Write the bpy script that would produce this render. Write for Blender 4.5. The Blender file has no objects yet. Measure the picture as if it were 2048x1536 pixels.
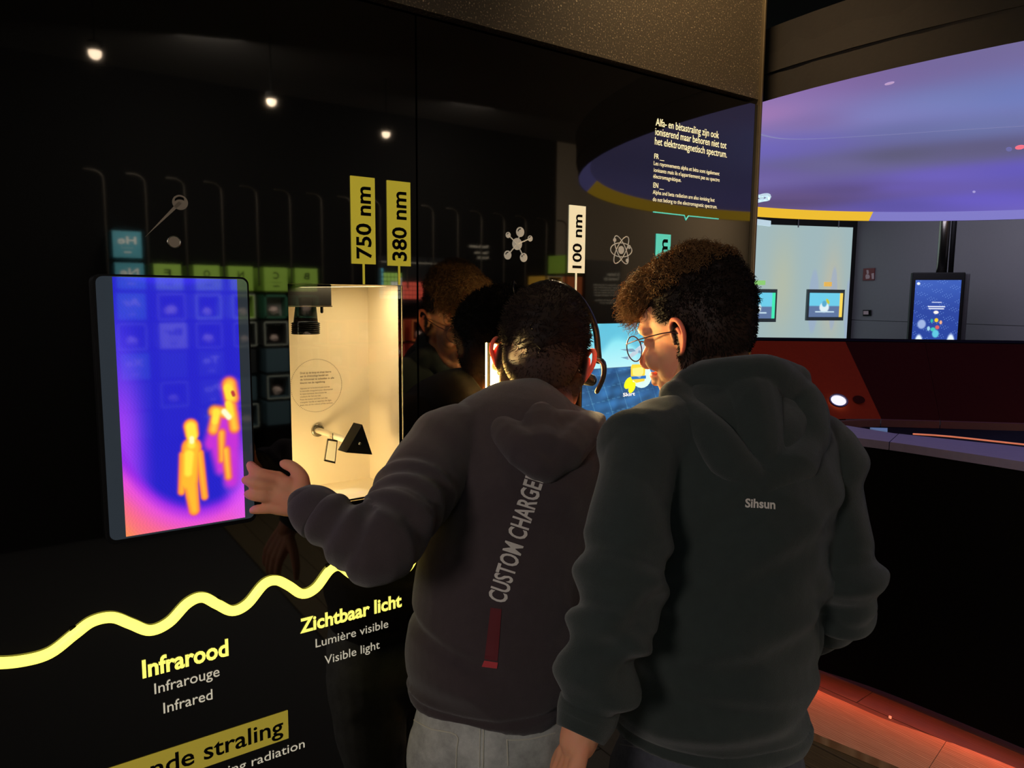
import bpy, bmesh, math, random
import numpy as np
from mathutils import Vector, Matrix
from mathutils.bvhtree import BVHTree
random.seed(4); rng = np.random.default_rng(7)
S = bpy.context.scene; COL = S.collection
PI = math.pi
# ------------------------------------------------------------------ camera
F = 1478.0; CH = 1.55; CD = 1.25
def nz(v):
    v = np.asarray(v, float); return v / np.linalg.norm(v)
_up = -nz([920-1024, -(13500-768), -F]); _ux = nz([3060-1024, -(613-768), -F])
_ux = nz(_ux - _up*_ux.dot(_up)); _uy = np.cross(_up, _ux)
R = np.array([_ux, _uy, _up]); C = np.array([0, -CD, CH])
def ray(px, py): return R @ np.array([(px-1024)/F, -(py-768)/F, -1.0])
def P(px, py, dep): return C + ray(px, py)*dep            # point at a measured distance
def W(px, py, y=0.0):                                       # point on a plane parallel to the panel wall
    r = ray(px, py); return C + r*((y-C[1])/r[1])
def HZ(px, py, z):
    r = ray(px, py); return C + r*((z-C[2])/r[2])
def MW(px, py, yv=3.75):                                    # real place of a thing seen mirrored in the glass
    p = W(px, py, yv); return np.array([p[0], -p[1], p[2]])
cam = bpy.data.objects.new('camera', bpy.data.cameras.new('camera')); COL.objects.link(cam)
cam.matrix_world = Matrix([list(R[i])+[C[i]] for i in range(3)]+[[0, 0, 0, 1]])
cam.data.sensor_width = 36; cam.data.lens = F/2048*36; cam.data.clip_start = 0.02
S.camera = cam
S.view_settings.view_transform = 'Standard'; S.view_settings.look = 'None'
S.view_settings.exposure = 0; S.view_settings.gamma = 1; S.view_settings.use_curve_mapping = False
wd = bpy.data.worlds.new('world'); S.world = wd; wd.use_nodes = True
wd.node_tree.nodes['Background'].inputs[0].default_value = (.55, .6, .7, 1)
wd.node_tree.nodes['Background'].inputs[1].default_value = 0.004
def light(name, kind, loc, target, power, color, size=.1, sizey=None, angle=60, blend=.5):
    l = bpy.data.lights.new(name, kind); l.energy = power; l.color = color
    if kind == 'AREA':
        l.size = size
        if sizey: l.shape = 'RECTANGLE'; l.size_y = sizey
        else: l.shape = 'DISK'
    else: l.shadow_soft_size = size
    if kind == 'SPOT': l.spot_size = math.radians(angle); l.spot_blend = blend
    o = bpy.data.objects.new(name, l); COL.objects.link(o); o.location = Vector(loc)
    d = Vector(target)-Vector(loc); o.rotation_euler = d.to_track_quat('-Z', 'Y').to_euler()
    return o
WARM = (1, .74, .40)
SPOTS = []
for q in [(190, 108), (543, 204), (772, 269)]:
    r = ray(*q); v = C + r*((2.6-CH)/r[2]); SPOTS.append((v[0], -v[1], 2.6))
# lamps over the room (box wall behind the camera, fascia spot) and added unseen fills
light('box_wall_light', 'AREA', (1.0, -2.75, 2.62), (1.4, -3.8, 1.2), 95, (1, .93, .82), .35, 1.4)
light('box_wall_light', 'AREA', (3.0, -2.9, 2.62), (3.1, -3.8, 1.1), 95, (1, .90, .78), .35, 1.6)
light('added_fill_light', 'AREA', (-1.1, -2.4, 2.4), (1.0, -.4, 1.1), 4, (.86, .97, 1.0), .9)  # unseen fill added to lift the boys' dark backs
light('added_arm_fill', 'AREA', (-1.3, -1.3, 1.9), (.6, -.3, 1.2), 13, (1, .86, .78), .5)  # added out of frame to brighten the reaching forearm and sleeve
light('added_ceiling_wash', 'AREA', (2.5, -.5, 2.40), (2.5, -.5, 3), 1.6, (1, .74, .48), .5)  # unseen light added above the disc to warm the dark ceiling
light('fascia_spot', 'SPOT', (1.22, -.30, 2.85), (1.45, .0, 2.25), 60, (1, .72, .40), .04, angle=95, blend=1)
light('far_wall_light', 'AREA', tuple(P(1850, 380, 6.4)), tuple(P(1880, 620, 8.0)), 14, (.80, .78, 1.0), 1.4)
light('added_fringe_spot', 'SPOT', (.80, -.03, 1.41), (.905, -.39, 1.56), 15, (1, .70, .26), .012, angle=34, blend=.3)  # added spot in front of the glass, lights the curly boy's fringe and cheek
light('added_face_spot', 'SPOT', (1.02, -.02, 1.70), (.95, -.38, 1.52), 10, (1, .72, .30), .004, angle=40, blend=.5)  # added light without a fixture, aimed at the curly boy's face
light('added_face_fill', 'AREA', (1.088, -.03, 1.455), tuple(P(1340, 650, 1.25)), 5.0, (1, .74, .36), .03, .08)  # hidden area light added beside the niche for the curly boy's face
light('grey_wall_wash', 'AREA', (6.8, -3.0, 2.6), (5.2, -3.95, 1.7), 60, (1, .8, .55), .4)
# ------------------------------------------------------------------ helpers
def lin(c):
    c = np.asarray(c, float)/255.0
    return np.where(c <= .04045, c/12.92, ((c+.055)/1.055)**2.4)
def mat(name, rgb, rough=.6, metal=0, emit=0, noise=.12, scale=40, coat=0, ior=1.5, bump=0, bscale=200, sss=0, spec=.5, trans=0, alpha=1, attr=False, emitattr=0):
    m = bpy.data.materials.new(name); m.use_nodes = True; nt = m.node_tree; b = nt.nodes['Principled BSDF']
    c = list(lin(rgb))+[1]
    b.inputs['Base Color'].default_value = c; b.inputs['Roughness'].default_value = rough
    b.inputs['Metallic'].default_value = metal; b.inputs['IOR'].default_value = ior
    b.inputs['Specular IOR Level'].default_value = spec
    b.inputs['Coat Weight'].default_value = coat; b.inputs['Coat Roughness'].default_value = .03
    b.inputs['Transmission Weight'].default_value = trans; b.inputs['Alpha'].default_value = alpha
    if sss: b.inputs['Subsurface Weight'].default_value = sss; b.inputs['Subsurface Radius'].default_value = (.9, .25, .1); b.inputs['Subsurface Scale'].default_value = .012
    tc = nt.nodes.new('ShaderNodeTexCoord')
    if attr:
        a = nt.nodes.new('ShaderNodeAttribute'); a.attribute_name = 'col'
        if emitattr:
            nt.links.new(a.outputs['Color'], b.inputs['Emission Color']); b.inputs['Emission Strength'].default_value = emitattr
            b.inputs['Base Color'].default_value = (.01, .01, .01, 1)
        else: nt.links.new(a.outputs['Color'], b.inputs['Base Color'])
    elif noise:
        n = nt.nodes.new('ShaderNodeTexNoise'); n.inputs['Scale'].default_value = scale; n.inputs['Detail'].default_value = 4
        mx = nt.nodes.new('ShaderNodeMix'); mx.data_type = 'RGBA'
        mx.inputs[6].default_value = [x*(1-noise) for x in c[:3]]+[1]; mx.inputs[7].default_value = [min(1, x*(1+noise)) for x in c[:3]]+[1]
        nt.links.new(tc.outputs['Object'], n.inputs['Vector']); nt.links.new(n.outputs['Fac'], mx.inputs[0]); nt.links.new(mx.outputs[2], b.inputs['Base Color'])
    if emit: b.inputs['Emission Color'].default_value = c; b.inputs['Emission Strength'].default_value = emit
    if bump:
        n2 = nt.nodes.new('ShaderNodeTexNoise'); n2.inputs['Scale'].default_value = bscale; n2.inputs['Detail'].default_value = 5
        bp = nt.nodes.new('ShaderNodeBump'); bp.inputs['Strength'].default_value = bump; bp.inputs['Distance'].default_value = .002
        nt.links.new(tc.outputs['Object'], n2.inputs['Vector']); nt.links.new(n2.outputs['Fac'], bp.inputs['Height']); nt.links.new(bp.outputs[0], b.inputs['Normal'])
    return m
def tag(o, label=None, cat=None, group=None, kind=None):
    if label: o['label'] = label
    if cat: o['category'] = cat
    if group: o['group'] = group
    if kind: o['kind'] = kind
    return o
def thing(name, label, cat, loc=(0, 0, 0), group=None):
    o = bpy.data.objects.new(name, None); COL.objects.link(o); o.location = Vector(loc); o.empty_display_size = .05
    return tag(o, label, cat, group)
def obj(name, vs, fs, m, parent=None, smooth=False, kind=None):
    me = bpy.data.meshes.new(name); me.from_pydata([tuple(map(float, v)) for v in vs], [], [tuple(int(i) for i in f) for f in fs])
    if m: me.materials.append(m)
    if smooth: me.polygons.foreach_set('use_smooth', [True]*len(me.polygons))
    me.update()
    o = bpy.data.objects.new(name, me); COL.objects.link(o)
    if parent:
        o.parent = parent; par = parent; off = Vector((0, 0, 0))
        while par: off += par.location; par = par.parent
        o.matrix_parent_inverse = Matrix.Translation(-off)
    if kind: o['kind'] = kind
    return o
def join(parts):
    V = []; Fc = []; k = 0
    for v, f in parts:
        V += [tuple(x) for x in v]; Fc += [tuple(i+k for i in g) for g in f]; k += len(v)
    return V, Fc
X, Y, Z = np.eye(3)
def boxg(c, s, ax=(X, Y, Z), bevel=0.0):
    c = np.array(c, float); a = [np.asarray(x, float) for x in ax]; h = np.array(s)/2.0
    if bevel <= 0:
        V = [c+a[0]*h[0]*i+a[1]*h[1]*j+a[2]*h[2]*k for i in (-1, 1) for j in (-1, 1) for k in (-1, 1)]
        return V, [(0, 1, 3, 2), (4, 6, 7, 5), (0, 4, 5, 1), (2, 3, 7, 6), (0, 2, 6, 4), (1, 5, 7, 3)]
    bm = bmesh.new(); bmesh.ops.create_cube(bm, size=1)
    for v in bm.verts: v.co = Vector((v.co.x*s[0], v.co.y*s[1], v.co.z*s[2]))
    bmesh.ops.bevel(bm, geom=list(bm.edges), offset=bevel, segments=2, profile=.5, affect='EDGES')
    V = [c+a[0]*v.co.x+a[1]*v.co.y+a[2]*v.co.z for v in bm.verts]; Fc = [[v.index for v in f.verts] for f in bm.faces]; bm.free()
    return V, Fc
def resample(pts, k=5, closed=False):
    pts = [np.asarray(p, float) for p in pts]; n = len(pts); out = []
    if n < 3 and not closed:
        for i in range(k+1): out.append(pts[0]+(pts[1]-pts[0])*i/k)
        return out
    rngi = range(n) if closed else range(n-1)
    for i in rngi:
        g = (lambda j: pts[j % n]) if closed else (lambda j: pts[min(max(j, 0), n-1)])
        p0, p1, p2, p3 = g(i-1), g(i), g(i+1), g(i+2)
        for t in np.arange(k)/k:
            out.append(.5*((2*p1)+(-p0+p2)*t+(2*p0-5*p1+4*p2-p3)*t*t+(-p0+3*p1-3*p2+p3)*t**3))
    if not closed: out.append(pts[-1])
    return out
def tube(pts, rad, side=None, seg=14, k=4, cap=True, closed=False):
    """rounded tube through pts; rad = r or (ra, rb) per point; side = width direction"""
    if not hasattr(rad, '__len__'): rad = [rad]*len(pts)
    dat = [np.concatenate([np.asarray(p, float), [r, r] if not hasattr(r, '__len__') else r]) for p, r in zip(pts, rad)]
    dat = resample(dat, k, closed) if k > 1 else dat
    c = np.array([d[:3] for d in dat]); rr = np.array([np.maximum(d[3:5], 1e-4) for d in dat]); n = len(c)
    if closed: T = np.roll(c, -1, 0)-np.roll(c, 1, 0)
    else: T = np.gradient(c, axis=0)
    T /= np.linalg.norm(T, axis=1)[:, None]+1e-12
    rings = []; prev = None
    for i in range(n):
        s = np.asarray(side if side is not None else (prev if prev is not None else (Z if abs(T[i][2]) < .9 else X)), float)
        s = s-T[i]*s.dot(T[i]); s = nz(s); b = np.cross(T[i], s)
        if side is None: prev = s
        rings.append((c[i], s, b, rr[i], T[i]))
    seq = []
    if cap and not closed:
        c0, s, b, r, t = rings[0]; m = min(r)
        for a in (80, 55, 28): q = math.radians(a); seq.append((c0-t*m*math.sin(q)*.95, s, b, r*math.cos(q)))
    seq += [(q[0], q[1], q[2], q[3]) for q in rings]
    if cap and not closed:
        c0, s, b, r, t = rings[-1]; m = min(r)
        for a in (28, 55, 80): q = math.radians(a); seq.append((c0+t*m*math.sin(q)*.95, s, b, r*math.cos(q)))
    th = np.arange(seg)*2*PI/seg; V = []; Fc = []
    for c0, s, b, r in seq: V += [c0+s*r[0]*math.cos(t)+b*r[1]*math.sin(t) for t in th]
    N = len(seq)
    for i in range(N if closed else N-1):
        j = (i+1) % N
        for q in range(seg): Fc.append((i*seg+q, i*seg+(q+1) % seg, j*seg+(q+1) % seg, j*seg+q))
    if not closed: Fc.append(tuple(reversed(range(seg)))); Fc.append(tuple((N-1)*seg+q for q in range(seg)))
    return V, Fc
def cyl(p0, p1, r, seg=24): return tube([p0, p1], [r, r], seg=seg, k=1, cap=False)
def ellip(c, r, ax=(X, Y, Z), seg=20, rings=12):
    V = []; Fc = []; c = np.asarray(c, float)
    for i in range(1, rings):
        a = PI*i/rings
        for j in range(seg):
            b = 2*PI*j/seg; V.append(c+ax[0]*r[0]*math.sin(a)*math.cos(b)+ax[1]*r[1]*math.sin(a)*math.sin(b)+ax[2]*r[2]*math.cos(a))
    V.append(c+ax[2]*r[2]); V.append(c-ax[2]*r[2]); t = len(V)-2
    for i in range(rings-2):
        for j in range(seg): k = (j+1) % seg; Fc.append((i*seg+j, (i+1)*seg+j, (i+1)*seg+k, i*seg+k))
    for j in range(seg): k = (j+1) % seg; Fc.append((t, j, k)); Fc.append((t+1, (rings-2)*seg+k, (rings-2)*seg+j))
    return V, Fc
def prism(poly, d):                                        # poly of 3-D points, extruded by vector d
    n = len(poly); V = [np.asarray(p, float) for p in poly]+[np.asarray(p, float)+d for p in poly]
    return V, [tuple(range(n)), tuple(reversed(range(n, 2*n)))]+[(i, n+i, n+(i+1) % n, (i+1) % n) for i in range(n)]
_TX = {}
def textg(s, bold=0.0):
    k = (s, bold)
    if k in _TX: return _TX[k]
    cu = bpy.data.curves.new('t', 'FONT'); cu.body = s; cu.resolution_u = 3; cu.offset = bold
    o = bpy.data.objects.new('t', cu); me = o.to_mesh()
    V = np.array([v.co[:] for v in me.vertices]) if len(me.vertices) else np.zeros((0, 3)); Fc = [tuple(p.vertices) for p in me.polygons]
    o.to_mesh_clear(); bpy.data.objects.remove(o); bpy.data.curves.remove(cu)
    _TX[k] = (V, Fc); return _TX[k]
CAP = textg('H')[0][:, 1].max()
def text(s, org, u, v, width, cap, bold=.012, lift=None):
    """flat lettering mesh; org = left end of baseline, u/v unit vectors"""
    V, Fc = textg(s, bold); x0, x1 = V[:, 0].min(), V[:, 0].max()
    sx = width/(x1-x0) if width else cap/CAP; sy = cap/CAP
    org = np.asarray(org, float)+(0 if lift is None else np.asarray(lift))
    return [org+np.asarray(u)*(q[0]-x0)*sx+np.asarray(v)*q[1]*sy for q in V], Fc
def grid(name, A, B, D, nx, ny, fn, m, parent, pos=None):
    """flat sheet A(top-left) B(top-right) D(bottom-left), coloured per vertex by fn(u, v) -> sRGB 0..255"""
    u, v = np.meshgrid(np.linspace(0, 1, nx), np.linspace(0, 1, ny)); u = u.ravel(); v = v.ravel()
    A, B, D = map(np.asarray, (A, B, D)); V = A+u[:, None]*(B-A)+v[:, None]*(D-A)
    idx = np.arange(nx*ny).reshape(ny, nx); Fc = np.stack([idx[:-1, :-1], idx[1:, :-1], idx[1:, 1:], idx[:-1, 1:]], -1).reshape(-1, 4)
    o = obj(name, V, Fc, m, parent); setcol(o, lin(np.clip(fn(u, v), 0, 255))); return o
def setcol(o, rgb):
    a = o.data.color_attributes.new('col', 'FLOAT_COLOR', 'POINT'); c = np.ones((len(o.data.vertices), 4)); c[:, :3] = rgb
    a.data.foreach_set('color', c.ravel())
def union(name, parts, m, parent, voxel=.005, sm=6):
    V, Fc = join(parts); o = obj(name, V, Fc, None)
    r = o.modifiers.new('r', 'REMESH'); r.mode = 'VOXEL'; r.voxel_size = voxel
    if sm: s = o.modifiers.new('s', 'SMOOTH'); s.factor = .5; s.iterations = sm
    dg = bpy.context.evaluated_depsgraph_get(); me = bpy.data.meshes.new_from_object(o.evaluated_get(dg))
    bpy.data.objects.remove(o); me.name = name; me.materials.clear(); me.materials.append(m)
    me.polygons.foreach_set('use_smooth', [True]*len(me.polygons))
    o = bpy.data.objects.new(name, me); COL.objects.link(o)
    if parent: o.parent = parent; o.matrix_parent_inverse = Matrix.Translation(-parent.location)
    return o
def getv(o):
    a = np.empty(len(o.data.vertices)*3); o.data.vertices.foreach_get('co', a); return a.reshape(-1, 3)
def getn(o):
    a = np.empty(len(o.data.vertices)*3); o.data.vertex_normals.foreach_get('vector', a); return a.reshape(-1, 3)
def setv(o, v): o.data.vertices.foreach_set('co', np.asarray(v).ravel()); o.data.update()
_wk = [(rng.normal(size=3), rng.uniform(0, 6.3)) for _ in range(14)]
def wav(p, scale, sq=(1, 1, 1)):
    s = np.zeros(len(p)); q = p*np.asarray(sq)
    q = q+.35/scale*np.sin(q[:, [1, 2, 0]]*scale*.9)
    for k, ph in _wk[:9]: s += np.sin(q@(k*scale)+ph)
    return s/4
def ss(a, b, x): t = np.clip((x-a)/(b-a), 0, 1); return t*t*(3-2*t)
# ------------------------------------------------------------------ materials
M = {}
M['glass_black'] = mat('black_glass', (9, 8, 7), .03, ior=1.85, noise=.1, scale=3)
M['black'] = mat('matt_black', (7, 7, 8), .6, spec=.2)
M['dark'] = mat('dark_wall', (12, 10, 9), .8, bump=.2, bscale=60)
M['ceil'] = mat('ceiling_dark', (40, 34, 28), .9, bump=.3, bscale=90)
M['edge'] = mat('brushed_edge_trim', (120, 105, 80), .35, .8)
M['white'] = mat('warm_white_board', (236, 226, 200), .5, noise=.02)
M['yellow'] = mat('yellow_print', (196, 178, 52), .5, emit=.42, noise=.03)
M['banner'] = mat('yellow_banner_print', (190, 170, 60), .5, emit=.33, noise=.03)
M['creamplate'] = mat('cream_plate', (226, 212, 172), .5, emit=.75, noise=.03)
M['teal'] = mat('teal_print', (84, 196, 176), .5, emit=.75, noise=.03)
M['ink'] = mat('black_ink', (8, 7, 6), .8, spec=.1)
M['glowtext'] = mat('lit_letters', (255, 245, 110), .5, emit=1.0, noise=0)
M['paletext'] = mat('pale_letters', (208, 200, 178), .5, emit=.62, noise=0)
M['creamtext'] = mat('cream_letters', (255, 240, 190), .5, emit=.9, noise=0)
M['icon'] = mat('icon_grey', (168, 158, 140), .5, emit=.45, noise=0)
M['pinicon'] = mat('icon_brown_grey', (96, 84, 70), .5, emit=.30, noise=0)
M['neon'] = mat('neon_tube', (255, 240, 96), .4, emit=2.0, noise=0)
M['steel'] = mat('steel', (150, 145, 135), .25, 1)
M['rod'] = mat('cream_rod', (232, 222, 195), .3)
M['lens'] = mat('clear_lens', (240, 240, 235), .02, trans=.9, ior=1.45, noise=0)
M['screen'] = mat('screen_picture', (0, 0, 0), .04, ior=1.6, attr=True, emitattr=1.0)
M['bezelglass'] = mat('grey_bezel_glass', (50, 58, 66), .04, ior=1.6, noise=.03, emit=.5)
M['arm'] = mat('dark_metal_arm', (60, 54, 46), .4, .8)
M['wood'] = None
# ------------------------------------------------------------------ SETTING
def struct(name, geo, m, parent=None, **k):
    o = obj(name, geo[0], geo[1], m, parent, **k)
    if not parent: o['kind'] = 'structure'
    return o
XW = W(1500, 600)[0]; XS = W(834, 400)[0]; ZT = W(1497, 205)[2]
# wood boards of the floor
def wood_mat(name, rgb, rgb2, rough=.45):
    m = bpy.data.materials.new(name); m.use_nodes = True; nt = m.node_tree; b = nt.nodes['Principled BSDF']; b.inputs['Roughness'].default_value = rough
    tc = nt.nodes.new('ShaderNodeTexCoord'); mp = nt.nodes.new('ShaderNodeMapping'); mp.inputs['Scale'].default_value = (22, 3, 3)
    n = nt.nodes.new('ShaderNodeTexNoise'); n.inputs['Scale'].default_value = 1.6; n.inputs['Detail'].default_value = 6; n.inputs['Distortion'].default_value = 1.2
    w = nt.nodes.new('ShaderNodeTexWave'); w.inputs['Scale'].default_value = 1.4; w.inputs['Distortion'].default_value = 7; w.inputs['Detail'].default_value = 3
    r = nt.nodes.new('ShaderNodeValToRGB'); r.color_ramp.elements[0].color = list(lin(rgb))+[1]; r.color_ramp.elements[1].color = list(lin(rgb2))+[1]
    a = nt.nodes.new('ShaderNodeMath'); a.operation = 'MULTIPLY'
    nt.links.new(tc.outputs['Object'], mp.inputs[0]); nt.links.new(mp.outputs[0], n.inputs[0]); nt.links.new(mp.outputs[0], w.inputs[0])
    nt.links.new(n.outputs['Fac'], a.inputs[0]); nt.links.new(w.outputs['Fac'], a.inputs[1]); nt.links.new(a.outputs[0], r.inputs[0]); nt.links.new(r.outputs[0], b.inputs['Base Color'])
    return m
M['wood'] = wood_mat('oak_boards', (56, 47, 30), (92, 78, 52))
M['plinthwood'] = wood_mat('oak_plinth', (150, 110, 84), (205, 170, 140))
fl = struct('floor', boxg((3.0, 0, -.03), (14, 12, .04)), M['dark'])
pd = nz(HZ(1720, 1536, 0)-HZ(1605, 1478, 0)); pd[2] = 0; pd = nz(pd); pn = np.array([-pd[1], pd[0], 0])
o0 = HZ(1605, 1478, 0); bw = .13
b0 = None
for i in range(-9, 4):
    for j in range(-3, 4):
        c = o0+pn*(bw*(i+.5))+pd*(1.2*(j+.5*(i % 2)))
        c[2] = -.006
        if b0 is None:
            g = boxg((0, 0, 0), (bw-.003, 1.197, .012), bevel=.0015); b0 = obj('floor_board', g[0], g[1], M['wood'], fl); b = b0
        else: b = b0.copy(); COL.objects.link(b)
        b.matrix_parent_inverse = Matrix.Identity(4)
        b.location = Vector(c); b.rotation_euler = (0, 0, math.atan2(pd[1], pd[0])-PI/2)
struct('ceiling', boxg((3.0, 0, 2.98), (14, 12, .06)), M['ceil'])
bm1 = P(1500, 150, 3.0)
# panel wall
wf = struct('wall_front', boxg(((XW-1.6)/2, .26, 1.48), (XW+1.6, .08, 2.96)), M['black'])
n1x0, n1x1 = W(579, 700)[0], W(806, 700)[0]; n1z1 = W(806, 571)[2]; n1z0 = W(700, 1004)[2]
n2x0, n2x1 = W(971, 740)[0], W(1150, 740)[0]; n2z1 = W(980, 685)[2]; n2z0 = n2z1-.36
def holed(x0, x1, z0, z1, hole, y0=0.0, y1=.02):
    hx0, hx1, hz0, hz1 = hole; out = []
    for a, b, c, d in ((x0, hx0, z0, z1), (hx1, x1, z0, z1), (hx0, hx1, z0, hz0), (hx0, hx1, hz1, z1)):
        out.append(boxg(((a+b)/2, (y0+y1)/2, (c+d)/2), (b-a, y1-y0, d-c)))
    return join(out)
g = holed(-1.6, XS-.002, .02, ZT, (n1x0, n1x1, n1z0, n1z1)); obj('glass_panel', *g, M['glass_black'], wf)
g = holed(XS+.002, XW-.004, .02, ZT, (n2x0, n2x1, n2z0, n2z1)); obj('glass_panel', *g, M['glass_black'], wf)
def granite():
    m = mat('speckled_fascia', (88, 76, 58), .55, noise=0)
    nt = m.node_tree; b = nt.nodes['Principled BSDF']; tc = nt.nodes.new('ShaderNodeTexCoord')
    v = nt.nodes.new('ShaderNodeTexNoise'); v.inputs['Scale'].default_value = 260; v.inputs['Detail'].default_value = 3
    r = nt.nodes.new('ShaderNodeValToRGB'); e = r.color_ramp.elements; e[0].position = .45; e[0].color = list(lin((60, 52, 40)))+[1]; e[1].position = .72; e[1].color = list(lin((190, 172, 140)))+[1]
    e2 = e.new(.6); e2.color = list(lin((70, 60, 46)))+[1]
    nt.links.new(tc.outputs['Object'], v.inputs[0]); nt.links.new(v.outputs['Fac'], r.inputs[0]); nt.links.new(r.outputs[0], b.inputs['Base Color']); return m
M['granite'] = granite()
obj('fascia_panel', *boxg(((XW-1.6)/2, .012, (ZT+.014+2.95)/2), (XW+1.6-.006, .024, 2.95-ZT-.014)), M['granite'], wf)
obj('edge_trim', *boxg((XW, .02, 1.48), (.007, .06, 2.94), bevel=.002), M['edge'], wf)
obj('end_panel', *boxg((XW+.004, .16, 1.48), (.004, .26, 2.94)), M['black'], wf)
# ---------------------------------------------------------------- lettering helpers on the wall
YL = -.0012
def wt(s, pxl, pyl, pxr, capx, m, parent, bold=.012, name='lettering', pyr=None):
    a = W(pxl, pyl); b = W(pxr, pyl if pyr is None else pyr); cap = abs(a[2]-W(pxl, pyl+capx)[2])
    o = text(s, (a[0], YL, a[2]), X, Z, b[0]-a[0], cap, bold); return obj(name, o[0], o[1], m, parent)
# ---------------------------------------------------------------- left thermal screen
sx0, sx1 = W(184, 700)[0]+.0, W(503, 700)[0]; sz1 = W(190, 549)[2]; sz0 = W(212, 1096)[2]
PR = .022
A = W(186, 549, -PR); B_ = W(503, 553, -PR); Cc = W(508, 1042, -PR); Dd = W(213, 1094, -PR)
sx0, sx1 = (A[0]+Dd[0])/2, (B_[0]+Cc[0])/2; sz1 = (A[2]+B_[2])/2; sz0 = (Cc[2]+Dd[2])/2
tv = thing('wall_screen', 'portrait wall screen showing a purple and orange thermal picture of two figures', 'screen', (sx0, 0, sz0))
def rrect(x0, x1, z0, z1, r, y, n=6):
    o = []
    for cx, cz, a0 in ((x1-r, z1-r, 0), (x0+r, z1-r, 90), (x0+r, z0+r, 180), (x1-r, z0+r, 270)):
        for i in range(n+1): a = math.radians(a0+90*i/n); o.append(np.array([cx+r*math.cos(a), y, cz+r*math.sin(a)]))
    return o
obj('case', *prism(rrect(sx0, sx1, sz0, sz1, .012, -.0205), np.array([0, .0205, 0])), M['black'], tv)
obj('front_glass', *prism(rrect(sx0+.004, sx1-.003, sz0+.007, sz1-.003, .010, -PR), np.array([0, .0015, 0])), M['bezelglass'], tv)
def seg_d(u, v, a, b, ra, rb):
    pa = np.stack([u-a[0], v-a[1]]); ba = np.array([b[0]-a[0], b[1]-a[1]]); h = np.clip((pa[0]*ba[0]+pa[1]*ba[1])/(ba@ba+1e-9), 0, 1)
    return np.hypot(pa[0]-ba[0]*h, pa[1]-ba[1]*h)-(ra+(rb-ra)*h)
def mixc(c, col, w): return c*(1-w[:, None])+np.array(col, float)*w[:, None]
PH0, PW0 = 540., 262.
def thermal(u, v):
    x = u*262; y = v*540; c = np.zeros((len(u), 3))+[38, 34, 205]
    nn = .5+.5*np.sin(x*.9+2*np.sin(y*.7))*np.sin(y*1.3)
    c = mixc(c, (88, 60, 240), ss(60, 0, x)*ss(20, 160, y)*.7)
    c = mixc(c, (165, 60, 245), ss(75, 0, x)*ss(120, 330, y)*.95)
    c = mixc(c, (60, 42, 250), ss(22, 6, y+18*((x-120)/110)**2)*.6)
    d = np.hypot((x-165)/190, (y-190)/300)-1.0
    c = mixc(c, (150, 40, 235), ss(-.03, .08, d)*ss(250, 330, y))
    c = mixc(c, (235, 80, 225), ss(.02, .16, d)*ss(340, 430, y))
    c = mixc(c, (255, 110, 140), ss(.10, .32, d)*ss(380, 480, y))
    c = mixc(c, (230, 90, 255), ss(200, 262, x)*ss(300, 420, y)*.7)
    c = mixc(c, (255, 150, 80), ss(.26, .5, d)*ss(90, 0, x)*ss(400, 470, y))
    c *= (.95+.07*nn)[:, None]
    def blob(segs, soft, col, c):
        dd = np.min([seg_d(x, y, a, b, r1, r2) for a, b, r1, r2 in segs], 0); return mixc(c, col, ss(soft, -soft*.4, dd))
    small = [((146, 318), (148, 335), 14, 13), ((147, 345), (146, 365), 10, 18), ((146, 365), (136, 440), 20, 20), ((128, 380), (120, 460), 8, 6), ((162, 380), (170, 478), 8, 6), ((140, 440), (146, 505), 15, 10)]
    c = blob(small, 9, (235, 80, 150), c); c = blob(small, 5, (255, 140, 60), c); c = blob([(a, b, r1-6, r2-6) for a, b, r1, r2 in small], 8, (255, 190, 50), c)
    c = blob([((146, 320), (148, 340), 9, 9), ((146, 350), (146, 360), 5, 6), ((140, 380), (136, 420), 8, 6)], 7, (255, 235, 70), c); c = blob([((147, 345), (147, 352), 4, 4)], 4, (255, 255, 190), c)
    body = [((236, 235), (240, 262), 15, 15), ((238, 280), (226, 320), 14, 22), ((214, 300), (192, 360), 16, 14), ((240, 300), (238, 370), 14, 12), ((200, 350), (210, 420), 14, 9), ((232, 350), (232, 450), 18, 12)]
    c = blob(body, 16, (200, 50, 215), c); 
    hot = [((236, 232), (240, 262), 14, 14), ((200, 290), (232, 296), 12, 10), ((204, 296), (196, 330), 10, 10), ((238, 280), (244, 330), 10, 10), ((222, 380), (226, 440), 8, 6), ((214, 340), (212, 400), 7, 5)]
    c = blob(hot, 9, (255, 130, 60), c); c = blob([(a, b, r1-6, r2-6) for a, b, r1, r2 in hot], 9, (255, 200, 60), c); c = blob([((232, 240), (236, 258), 8, 8), ((204, 292), (200, 312), 6, 5), ((232, 275), (236, 300), 6, 6)], 6, (255, 230, 60), c)
    c = blob([((222, 292), (232, 305), 5, 5)], 5, (255, 255, 210), c); c = blob([((243, 250), (245, 256), 3, 3)], 3, (190, 60, 60), c)
    return c
px0 = W(212, 560, -PR-.0006)[0]; ix0 = sx0+(sx1-sx0)*.115; ix1 = sx0+(sx1-sx0)*.915; iz1 = sz1-.004; iz0 = sz0+.010
M['thermal'] = mat('thermal_picture', (0, 0, 0), .04, ior=1.6, attr=True, emitattr=1.0)
grid('picture', (ix0, -PR-.0006, iz1), (ix1, -PR-.0006, iz1), (ix0, -PR-.0006, iz0), 150, 290, thermal, M['thermal'], tv)
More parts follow.
